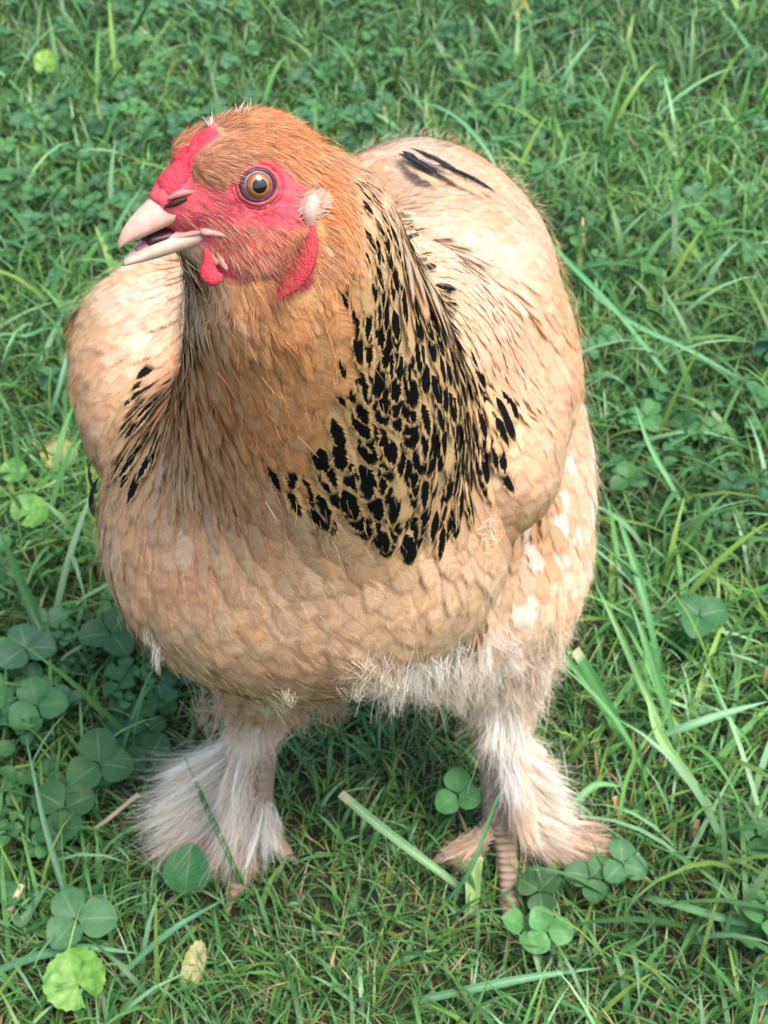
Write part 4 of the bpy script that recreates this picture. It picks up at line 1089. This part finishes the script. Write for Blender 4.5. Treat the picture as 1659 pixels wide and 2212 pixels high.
# clover leaves
def leaflet(n=8, notch=.06):
    """unit leaflet: base at the origin, +Y to the tip, half-width about .42; folded a little along the midrib"""
    V, F = [], []
    for i in range(n + 1):
        t_ = i / n; w_ = .46 * math.sin(math.pi * min(1, t_ ** .82)) ** .72 if 0 < t_ < 1 else .0
        y = t_ * (1 - notch * (t_ > .98)); 
        for j in range(-2, 3):
            q = j / 2; V.append((q * w_, y + .02 * abs(q) * t_, .30 * abs(q * w_) + .10 * math.sin(math.pi * t_) - .06 * t_))
    for i in range(n):
        for j in range(4): a = i * 5 + j; F.append((a, a + 1, a + 6, a + 5))
    return np.array(V), np.array(F)
def leaf_uv(n): return np.stack([np.tile(np.linspace(0, 1, 5), n + 1), np.repeat(np.linspace(0, 1, n + 1), 5)], 1)
LV, LF = leaflet(); LU = leaf_uv(8); SV, SF = leaflet(5); SU = leaf_uv(5)
def leaf_material(name, per_object):
    m, t, b = new_mat(name); L = t.links.new
    if per_object: oi = N(t, 'ShaderNodeObjectInfo'); col = oi.outputs['Color']
    else: col = N(t, 'ShaderNodeAttribute', attribute_name='Col').outputs['Color']
    uv = N(t, 'ShaderNodeUVMap'); sp = N(t, 'ShaderNodeSeparateXYZ'); L(uv.outputs[0], sp.inputs[0])
    ax = mathn(t, 'ABSOLUTE', mathn(t, 'MULTIPLY_ADD', sp.outputs[0], 2.0, -1.0)); v = sp.outputs[1]
    vein = mathn(t, 'FRACT', mathn(t, 'MULTIPLY', mathn(t, 'MULTIPLY_ADD', ax, -.28, v), 11.0))
    vm = mathn(t, 'MULTIPLY', mathn(t, 'GREATER_THAN', vein, .86), .22); mid = mathn(t, 'MULTIPLY', mathn(t, 'LESS_THAN', ax, .05), .4)
    g = N(t, 'ShaderNodeNewGeometry'); n1 = N(t, 'ShaderNodeTexNoise', i2=260.0, i3=4.0); L(g.outputs['Position'], n1.inputs['Vector'])
    s = N(t, 'ShaderNodeVectorMath', operation='SCALE'); L(col, s.inputs[0]); L(mathn(t, 'MULTIPLY_ADD', n1.outputs[0], .7, .65), s.inputs[3])
    c = mixc(t, mathn(t, 'MAXIMUM', vm, mid), s.outputs[0], tuple(lin(140, 176, 120)))
    L(c, b.inputs['Base Color']); b.inputs['Roughness'].default_value = .5; b.inputs['Specular IOR Level'].default_value = .4
    bp = N(t, 'ShaderNodeBump', i0=.35, i1=.0006); L(mathn(t, 'SUBTRACT', n1.outputs[0], vm), bp.inputs['Height']); L(bp.outputs[0], b.inputs['Normal'])
    tr = N(t, 'ShaderNodeBsdfTranslucent'); L(c, tr.inputs[0]); ms = N(t, 'ShaderNodeMixShader', i0=.28); L(b.outputs[0], ms.inputs[1]); L(tr.outputs[0], ms.inputs[2])
    L(ms.outputs[0], t.nodes['Material Output'].inputs[0]); return m
M_LEAF = leaf_material('clover_leaf', True); M_LEAFS = leaf_material('clover_leaf_joined', False)
LEAFME = make_mesh('leaflet_shape', LV, LF, None, LU, M_LEAF)
def clover_density(x, y):
    u, v, d = proj(np.stack([x, y, x * 0], -1)); k = snoise(np.stack([x, y, x * 0], -1), 9, 21)
    den = .25 * sstep(.45, .75, k)
    den = np.maximum(den, .95 * (v < 620) * (u < 900) * sstep(.25, .6, k)); den = np.maximum(den, .6 * (v < 300) * (u < 1300) * sstep(.3, .6, k))
    den = np.maximum(den, .75 * (u < 420) * (v > 1250) * (v < 2000) * sstep(.2, .6, k)); den = np.maximum(den, .22 * (u > 1050) * (v > 1780) * sstep(.3, .6, k)); den = np.where(v > 1900, den * .5, den)
    den = np.maximum(den, .7 * (u > 1250) * (v > 600) * (v < 1000) * sstep(.3, .6, k))
    return den
n = 12000; x, y = scatter(n, True); k = (rng.random(n) < clover_density(x, y)) & (hen_clear(x, y) < .5) & (np.hypot((x + .02) / .15, (y - .03) / .14) > 1); x, y = x[k], y[k]
Vs, Fs, Cs, Us, off = [], [], [], [], 0
stems = []
for i in range(len(x)):
    hgt = random.uniform(.012, .034) + .014 * (y[i] > .25); c0 = np.array((x[i], y[i], hgt)); sz = random.uniform(.009, .018); a0 = random.random() * 6.28
    base = lin(*random.choice([(62, 116, 66), (72, 128, 72), (84, 140, 76), (70, 122, 84)])) * random.uniform(.75, 1.15)
    tl_ = nrm(np.array((random.gauss(0, .35), random.gauss(-.15, .35), 1.0)))
    for k in range(3):
        a = a0 + k * 2.09 + random.gauss(0, .12); d = np.array((math.cos(a), math.sin(a), 0.0)); d = nrm(d - tl_ * (d @ tl_) + tl_ * random.gauss(.12, .18)); xx = nrm(np.cross(d, tl_)); zz = np.cross(xx, d)
        M = np.stack([xx * sz * 1.05, d * sz, zz * sz], 1); Vs.append(SV @ M.T + c0 + d * .0012); Fs.append(SF + off); Us.append(SU); off += len(SV)
        Cs.append(np.tile((*(base * random.uniform(.9, 1.1)), 1), (len(SV), 1)))
link('clover', make_mesh('clover', np.concatenate(Vs), np.concatenate(Fs), np.concatenate(Cs), np.concatenate(Us), M_LEAFS), None, kind='stuff', label='low clover leaves scattered through the lawn')

M_STEM = solid('green_stem', lin(96, 140, 84), .5, noise=.25)
def set_m(o, M, p):
    m4 = Matrix.Identity(4)
    for a in range(3):
        for b_ in range(3): m4[a][b_] = float(M[a][b_])
        m4[a][3] = float(p[a])
    o.matrix_world = m4
def clover_plant(u, v, sz, ang, label, h=.03, col=(66, 122, 70), tilt=(0, -.35), gains=(1, 1, 1), root=None, only=3, group=None):
    """a single clover leaf whose centre shows at picture position (u,v): petiole and three leaflets"""
    c = GP(u, v, h); base = GP(u, v + 20, 0.0) if root is None else GP(*root, 0.0)
    o = bpy.data.objects.new('clover_plant', None); COL.objects.link(o); o['label'] = label; o['category'] = 'clover'; o.location = base
    if group: o['group'] = group
    bpy.context.view_layer.update()
    mid = (c + base) / 2 + np.array((.004, .006, .006)); bz = np.array(base)
    st = blob('stem', [(base - bz, .7 * mm), (mid - bz, .65 * mm), (c - bz, .5 * mm)], M_STEM, o, 6, 4)
    up_ = nrm(np.array((tilt[0], tilt[1], 1.0)))
    for k in range(only):
        a = ang + k * 2.09 + random.gauss(0, .1); d = cR * math.cos(a) + np.array((0, 1.0, 0)) * math.sin(a); d = nrm(d - up_ * (d @ up_) + up_ * random.gauss(.06, .12)); xx = nrm(np.cross(d, up_)); zz = np.cross(xx, d)
        s_ = sz * random.uniform(.9, 1.08)
        l = link('leaflet', LEAFME, o); M = np.stack([xx * s_ * 1.12, d * s_, zz * s_ * .9], 1)
        m4 = Matrix.Identity(4)
        for q in range(3):
            for r_ in range(3): m4[q][r_] = float(M[q, r_])
            m4[q][3] = float((c - bz + d * .001)[q])
        l.matrix_parent_inverse = Matrix.Identity(4); l.matrix_basis = m4
        cc = lin(*col) * gains[k % 3] * random.uniform(.9, 1.1); l.color = (*[float(z_) for z_ in cc], 1)
    return o
CP = [((215, 1650), .026, 1.9, 'large clover leaf left of the left foot, uppermost of the big pair there', .045, (64, 116, 66), (0, -.5)),
      ((140, 1745), .025, .6, 'dark clover leaf just below and left of the uppermost big one beside the left foot', .036, (58, 106, 60), (.1, -.4)),
      ((165, 1985), .025, 2.2, 'dusty clover leaf with a folded leaflet above the bright round leaf at lower left', .034, (84, 134, 88), (0, -.45)),
      ((325, 1640), .020, 1.2, 'dark clover leaf touching the white feathers of the left foot', .030, (56, 102, 66), (.1, -.4)),
      ((80, 1525), .024, -.1, 'flat clover leaf with two long leaflets spread sideways near the left edge', .036, (78, 136, 82), (0, -.5)),
      ((55, 1400), .024, 2.0, 'dark bluish clover leaf at the left edge, level with the lower breast', .045, (60, 108, 76), (.2, -.4)),
      ((240, 1370), .026, 1.2, 'dark clover leaf half behind the left side of the breast', .035, (54, 104, 66), (.1, -.3)),
      ((988, 1715), .018, 1.6, 'small upright three-part clover leaf between the two legs', .042, (88, 152, 84), (0, -.7)),
      ((1165, 1925), .018, 2.6, 'folded dark clover leaf in front of the right foot', .022, (62, 104, 62), (-.2, -.4)),
      ((1275, 1895), .018, .9, 'round dark clover leaf to the right of the right foot', .024, (62, 112, 66), (.1, -.4)),
      ((1345, 1865), .019, 1.7, 'small clover leaf touching the outer toe of the right foot', .030, (74, 130, 78), (.1, -.5)),
      ((1180, 2010), .017, 2.0, 'pale green clover leaf with one upright leaflet below the right foot', .034, (98, 160, 92), (0, -.7)),
      ((1510, 1330), .024, .2, 'dark clover leaf right of the hen, level with the thigh', .040, (58, 118, 66), (0, -.5)),
      ((1395, 900), .022, 1.0, 'broad clover leaf right of the white tail fluff', .035, (70, 138, 74), (0, -.5)),
      ((300, 1310 - 55), .018, 2.0, 'small clover leaf showing at the left flank of the hen', .02, (66, 118, 68), (0, -.4)) ]
for (uv_, sz, an, lb, h_, cl_, tl_) in CP[:-1]: clover_plant(*uv_, sz * .96, an, lb, h_, cl_, tl_)

# single oval leaf in front of the left foot
def broad_leaf(name, label, cat, u, v, sx, sy, ang, tilt, col, h=.03, mat=None, verts=None, petiole=None):
    c = GP(u, v, h); o = bpy.data.objects.new(name, None); COL.objects.link(o); o['label'] = label; o['category'] = cat
    g0 = GP(u, v + 30, 0) if petiole is None else GP(*petiole, 0); o.location = g0
    up_ = nrm(np.array((tilt[0], tilt[1], 1.0))); d = cR * math.cos(ang) + np.array((0, 1.0, 0)) * math.sin(ang); d = nrm(d - up_ * (d @ up_)); xx = nrm(np.cross(d, up_)); zz = np.cross(xx, d)
    me = LEAFME if verts is None else verts
    l = link('leaf_blade', me, o); M = np.stack([xx * sx, d * sy, zz * sy], 1); m4 = Matrix.Identity(4)
    for q in range(3):
        for r_ in range(3): m4[q][r_] = float(M[q, r_])
        m4[q][3] = float((c - g0)[q])
    l.matrix_basis = m4; l.color = (*[float(z_) for z_ in lin(*col)], 1)
    blob('stem', [(g0 * 0, .8 * mm), ((c - g0) * .5 + np.array((0, .004, .004)), .7 * mm), (c - g0, .6 * mm)], M_STEM, o, 6, 4)
    return o
broad_leaf('oval_leaf', 'single oval green leaf standing upright in front of the left foot', 'leaf', 400, 1935, .034, .036, 1.5, (0, -1.2), (70, 130, 78), .012)
# round scalloped leaf, made as a fan of lobes
def round_leaf(n=40, gap=.5):
    V, F, U = [(0, 0, 0)], [], [(.5, .3)]
    for r_i in range(1, 6):
        r_ = r_i / 5
        for k in range(n + 1):
            a = -math.pi / 2 + gap * .5 + (2 * math.pi - gap) * k / n
            rr = r_ * (1 + (.045 * math.cos(k * math.pi * .8) if r_i == 5 else 0)) * (.85 + .15 * math.cos(a - math.pi / 2))
            V.append((rr * math.cos(a), rr * math.sin(a), .16 * r_ ** 2 + .05 * math.sin(a * 3) * r_ + .035 * math.cos(a * 7) * r_)); U.append((.5 + .5 * r_ * math.cos(a * 3.5), (k / n * 3) % 1))
    for k in range(n): F.append((0, 1 + k, 2 + k, 2 + k))
    for r_i in range(4):
        for k in range(n): a = 1 + r_i * (n + 1) + k; F.append((a, a + n + 1, a + n + 2, a + 1))
    me = mesh_py('round_leaf_shape', V, F, M_ROUND); return me
def simple_leaf(name, ca, cb, scale=160, rough=.45, tr_=.3):
    m, t, b = new_mat(name); L = t.links.new; g = N(t, 'ShaderNodeNewGeometry'); n1 = N(t, 'ShaderNodeTexNoise', i2=float(scale), i3=5.0); L(g.outputs['Position'], n1.inputs['Vector'])
    rp = N(t, 'ShaderNodeValToRGB'); rp.color_ramp.elements[0].position = .35; rp.color_ramp.elements[1].position = .65
    rp.color_ramp.elements[0].color = (*ca, 1); rp.color_ramp.elements[1].color = (*cb, 1); L(n1.outputs[0], rp.inputs[0]); L(rp.outputs[0], b.inputs['Base Color'])
    b.inputs['Roughness'].default_value = rough; bp = N(t, 'ShaderNodeBump', i0=.6, i1=.0015); L(n1.outputs[0], bp.inputs['Height']); L(bp.outputs[0], b.inputs['Normal'])
    tr = N(t, 'ShaderNodeBsdfTranslucent'); L(rp.outputs[0], tr.inputs[0]); ms = N(t, 'ShaderNodeMixShader', i0=tr_); L(b.outputs[0], ms.inputs[1]); L(tr.outputs[0], ms.inputs[2]); L(ms.outputs[0], t.nodes['Material Output'].inputs[0]); return m
M_ROUND = simple_leaf('bright_leaf', lin(92, 150, 44), lin(142, 192, 92)); RLM = round_leaf()
M_YEL = simple_leaf('yellow_leaf', lin(172, 178, 92), lin(208, 208, 132)); 
M_WEED = simple_leaf('weed_leaf', lin(86, 146, 62), lin(126, 180, 88))
def round_leaf2(mat):
    m = RLM.copy(); m.materials.clear(); m.materials.append(mat); return m
RLY, RLW = round_leaf2(M_YEL), round_leaf2(M_WEED)
broad_leaf('round_leaf', 'bright green round scalloped leaf at the lower left corner', 'leaf', 168, 2125, .022, .021, 2.2, (.1, -.6), (255, 255, 255), .030, verts=RLM, petiole=(230, 2190))
broad_leaf('yellow_leaf', 'pale yellow leaf lying behind the left wing of the hen', 'leaf', 128, 990, .018, .022, 2.0, (.2, -.8), (255, 255, 255), .014, verts=RLY)
broad_leaf('weed_leaf', 'light green curled leaf at the left, level with the cape hem', 'leaf', 60, 1110, .020, .018, 1.0, (0, -.5), (255, 255, 255), .030, verts=RLW)
broad_leaf('weed_leaf', 'small light green leaf at the left edge above the curled one', 'leaf', 25, 1020, .014, .014, .5, (0, -.5), (255, 255, 255), .030, verts=RLW)
broad_leaf('weed_leaf', 'yellow-green round leaf in the clover at upper left', 'leaf', 98, 140, .020, .022, 1.5, (0, -1.0), (255, 255, 255), .03, verts=round_leaf2(simple_leaf('lime_leaf', lin(120, 170, 60), lin(150, 196, 84))))
broad_leaf('yellow_leaf', 'small fallen orange-yellow leaf left of the beak', 'leaf', 232, 452, .013, .010, .2, (0, -.4), (255, 255, 255), .022, verts=round_leaf2(simple_leaf('orange_leaf', lin(190, 140, 50), lin(214, 178, 70))))
broad_leaf('yellow_leaf', 'narrow pale yellow leaf at the top of the picture', 'leaf', 1125, 30, .016, .026, 1.7, (0, -.9), (255, 255, 255), .03, verts=RLY)
broad_leaf('yellow_leaf', 'withered yellow leaf among short grass below the left foot', 'leaf', 415, 2100, .008, .020, 1.4, (.1, -.3), (255, 255, 255), .012, verts=round_leaf2(simple_leaf('withered_leaf', lin(170, 164, 104), lin(204, 200, 140))))

# long broad grass blades that stand out one by one
def long_blade(label, pts, wd, col, name='grass_blade', cut=False, fold=.35, group=None):
    """pts: (u, v, height) along the blade, root first"""
    P = np.array([GP(u, v, h) for u, v, h in pts]); t = np.linspace(0, len(P) - 1, 19)
    Q = np.stack([np.interp(t, np.arange(len(P)), P[:, i]) for i in range(3)], 1)
    for _ in range(6): Q[1:-1] = (Q[:-2] + 2 * Q[1:-1] + Q[2:]) / 4
    T = nrm(np.gradient(Q, axis=0)); n = len(Q); V = []; s_ = np.linspace(0, 1, n)
    wv = wd * np.where(s_ < .5, .8 + .4 * s_, 1.0) * (1 if cut else (1 - np.clip((s_ - .45) / .55, 0, 1) ** 1.8 * .96)); base = Q[0] * np.array((1, 1, 0))
    face = nrm(np.array((.1, -.5, 1.0)))
    for i in range(n):
        x = nrm(np.cross(T[i], face + np.array((.25 * math.sin(i * .4), 0, 0)))); z = np.cross(x, T[i])
        for j in range(-2, 3): V.append(Q[i] - base + x * wv[i] * .5 * j / 2 + z * (abs(j) / 2) ** 1.2 * wv[i] * fold * .5)
    F = [(i * 5 + j, i * 5 + j + 1, i * 5 + j + 6, i * 5 + j + 5) for i in range(n - 1) for j in range(4)]
    C = np.ones((len(V), 4)); c = lin(*col)
    for i in range(n):
        for j in range(5): C[i * 5 + j, :3] = c * (1.35 if j == 2 else 1.0 + (.12 if j % 4 == 0 else 0)) * (.92 + .16 * s_[i])
        if cut and i >= n - 2: C[i * 5:i * 5 + 5, :3] = lin(190, 190, 150)
    o = link(name, make_mesh(name, V, F, C, None, M_GRASS), None, base); o['label'] = label; o['category'] = 'grass blade'
    if group: o['group'] = group
    return o
BL = [('long dark green blade leaning over the left foot from the lower right', [(530, 1940, 0), (500, 1860, .03), (440, 1730, .06), (395, 1625, .085)], .0042, (58, 104, 44)),
      ('broad cut pale blade lying diagonally between the two feet', [(1010, 1930, .004), (930, 1870, .02), (820, 1785, .032), (735, 1715, .045)], .0062, (122, 164, 112), True),
      ('short broad cut blade standing in front of the right foot', [(1015, 1985, 0), (1020, 1930, .012), (1024, 1880, .024), (1026, 1850, .032)], .0105, (142, 172, 104), True),
      ('curved blade crossing the front of the right shank', [(960, 1955, 0), (1020, 1880, .03), (1060, 1760, .055), (1110, 1640, .09)], .0030, (86, 136, 86)),
      ('thick dark blade rising to the left beside the right thigh', [(1380, 1650, 0), (1330, 1560, .025), (1290, 1480, .05), (1240, 1405, .075)], .0085, (74, 128, 70), True),
      ('second thick blade just left of the cut one beside the right thigh', [(1340, 1600, 0), (1290, 1510, .03), (1240, 1440, .045), (1200, 1395, .06)], .0062, (82, 136, 78)),
      ('long pale stem from the coarse tuft at right to the thigh of the hen', [(1480, 1690, 0), (1420, 1560, .03), (1340, 1370, .06), (1285, 1260, .08)], .0056, (112, 160, 96)),
      ('tall broad blade arching up past the right wing', [(1430, 1480, 0), (1400, 1330, .05), (1360, 1180, .08), (1330, 1110, .09)], .0066, (92, 148, 92)),
      ('thick jointed stem of the coarse tuft at the right edge', [(1570, 1800, 0), (1500, 1700, .02), (1420, 1590, .045), (1395, 1500, .06)], .0080, (132, 176, 104)),
      ('wide pale blade running right from the coarse tuft to the edge', [(1400, 1600, .03), (1480, 1570, .05), (1570, 1540, .055), (1659, 1515, .06)], .0060, (124, 172, 128)),
      ('blade arching over the outer toe of the right foot', [(1215, 1790, .002), (1240, 1735, .03), (1290, 1690, .036), (1345, 1700, .028)], .0055, (104, 158, 100)),
      ('thin blade curving down to the right of the outer toe', [(1330, 1830, 0), (1345, 1700, .03), (1380, 1620, .05), (1440, 1540, .07)], .0032, (110, 158, 80)),
      ('broad blade lying at lower right pointing off the edge', [(1400, 1940, .01), (1480, 1960, .02), (1580, 1990, .02), (1659, 2010, .018)], .0056, (112, 162, 106)),
      ('bluish blade lying along the bottom right of the picture', [(890, 2165, .01), (1000, 2140, .02), (1150, 2110, .025), (1300, 2090, .02)], .0054, (98, 148, 104)),
      ('long blade slanting past the stalks at left of the left foot', [(180, 2060, 0), (140, 1930, .02), (95, 1780, .04), (55, 1590, .07)], .0044, (96, 140, 100)),
      ('wide bluish blade lying at the bottom left corner', [(0, 2095, .01), (90, 2060, .022), (190, 2045, .025), (300, 2060, .015)], .0058, (98, 146, 104)),
      ('long blue-green blade lying across the lower left grass', [(250, 2120, .008), (330, 2040, .02), (400, 1990, .03), (490, 1940, .02)], .0042, (92, 144, 106)),
      ('broad blade under the left foot at the left edge', [(0, 1900, .02), (40, 2010, .015), (70, 1960, .02), (110, 1900, .02)], .0066, (92, 132, 96)),
      ('long diagonal blade from the hen\'s back toward the right edge', [(1440, 810, .02), (1330, 670, .06), (1230, 570, .08), (1150, 480, .09)], .0062, (96, 156, 104)),
      ('long blade crossing the grass right of the wing', [(1659, 860, .03), (1500, 760, .05), (1360, 700, .05), (1250, 610, .05)], .0056, (112, 164, 116)),
      ('upright narrow blade beside the right edge of the wing', [(1235, 790, 0), (1240, 720, .03), (1248, 660, .05), (1255, 620, .06)], .0050, (70, 118, 66)),
      ('wide blade leaning left in the upper right grass', [(1180, 240, 0), (1210, 180, .05), (1250, 120, .08), (1290, 70, .10)], .0072, (96, 150, 100)),
      ('broad blade slanting down to the right at the top right corner', [(1659, 150, .02), (1620, 110, .05), (1590, 60, .06), (1560, 25, .07)], .0072, (98, 152, 104)),
      ('long blade bending behind the hen\'s back at right', [(1100, 450, .0), (1060, 330, .06), (980, 240, .08), (860, 205, .07)], .0056, (104, 160, 112)),
      ('wide blade left of the beak leaning right', [(225, 600, 0), (240, 520, .04), (275, 450, .07), (310, 400, .09)], .0060, (98, 150, 104)),
      ('long blade rising at the right edge above the coarse tuft', [(1510, 1160, 0), (1450, 1050, .04), (1400, 960, .06), (1370, 870, .08)], .0052, (104, 158, 104)),
      ('dark broad blade at the left edge above the clover', [(130, 1500, 0), (90, 1370, .04), (40, 1240, .06), (0, 1150, .07)], .0085, (50, 96, 48)),
      ('narrow blade leaning right against the left edge grass', [(95, 940, 0), (130, 830, .04), (150, 760, .06), (165, 690, .07)], .0050, (92, 144, 104)),
      ('blade curling over at the left edge level with the wing', [(150, 760, .0), (110, 700, .03), (60, 730, .04), (0, 720, .04)], .0048, (92, 146, 100)),
      ('thick blade standing in the coarse tuft right of centre', [(1470, 1640, 0), (1440, 1540, .03), (1400, 1400, .07), (1360, 1300, .09)], .0072, (88, 142, 84)) ]
for q in BL: long_blade(q[0], q[1], q[2], q[3], cut=len(q) > 4)
ST = [('pale dry straw stalk lying left of the left foot', [(205, 1790, .02), (240, 1765, .028), (300, 1715, .035)], .0030, (196, 176, 136)),
      ('dry straw stalk at the left edge below the clover', [(0, 2010, .01), (20, 1970, .02), (48, 1910, .03)], .0036, (200, 184, 150)),
      ('short orange-brown straw stub right of the right foot', [(1345, 1790, 0), (1335, 1750, .015), (1328, 1720, .022)], .0042, (190, 140, 88)),
      ('upright straw stub at the right edge of the picture', [(1650, 1500, 0), (1654, 1470, .02), (1657, 1440, .03)], .0042, (186, 140, 90)),
      ('brown dry stub in the grass at lower right', [(1500, 1830, 0), (1503, 1800, .012), (1505, 1770, .02)], .0040, (176, 140, 100)),
      ('pale straw pair of stalks right of the back', [(1265, 560, 0), (1262, 520, .03), (1258, 470, .05)], .0036, (186, 166, 124))]
for q in ST:
    o = long_blade(q[0], q[1], q[2], q[3], name='straw_stalk', cut=True); o['category'] = 'straw'
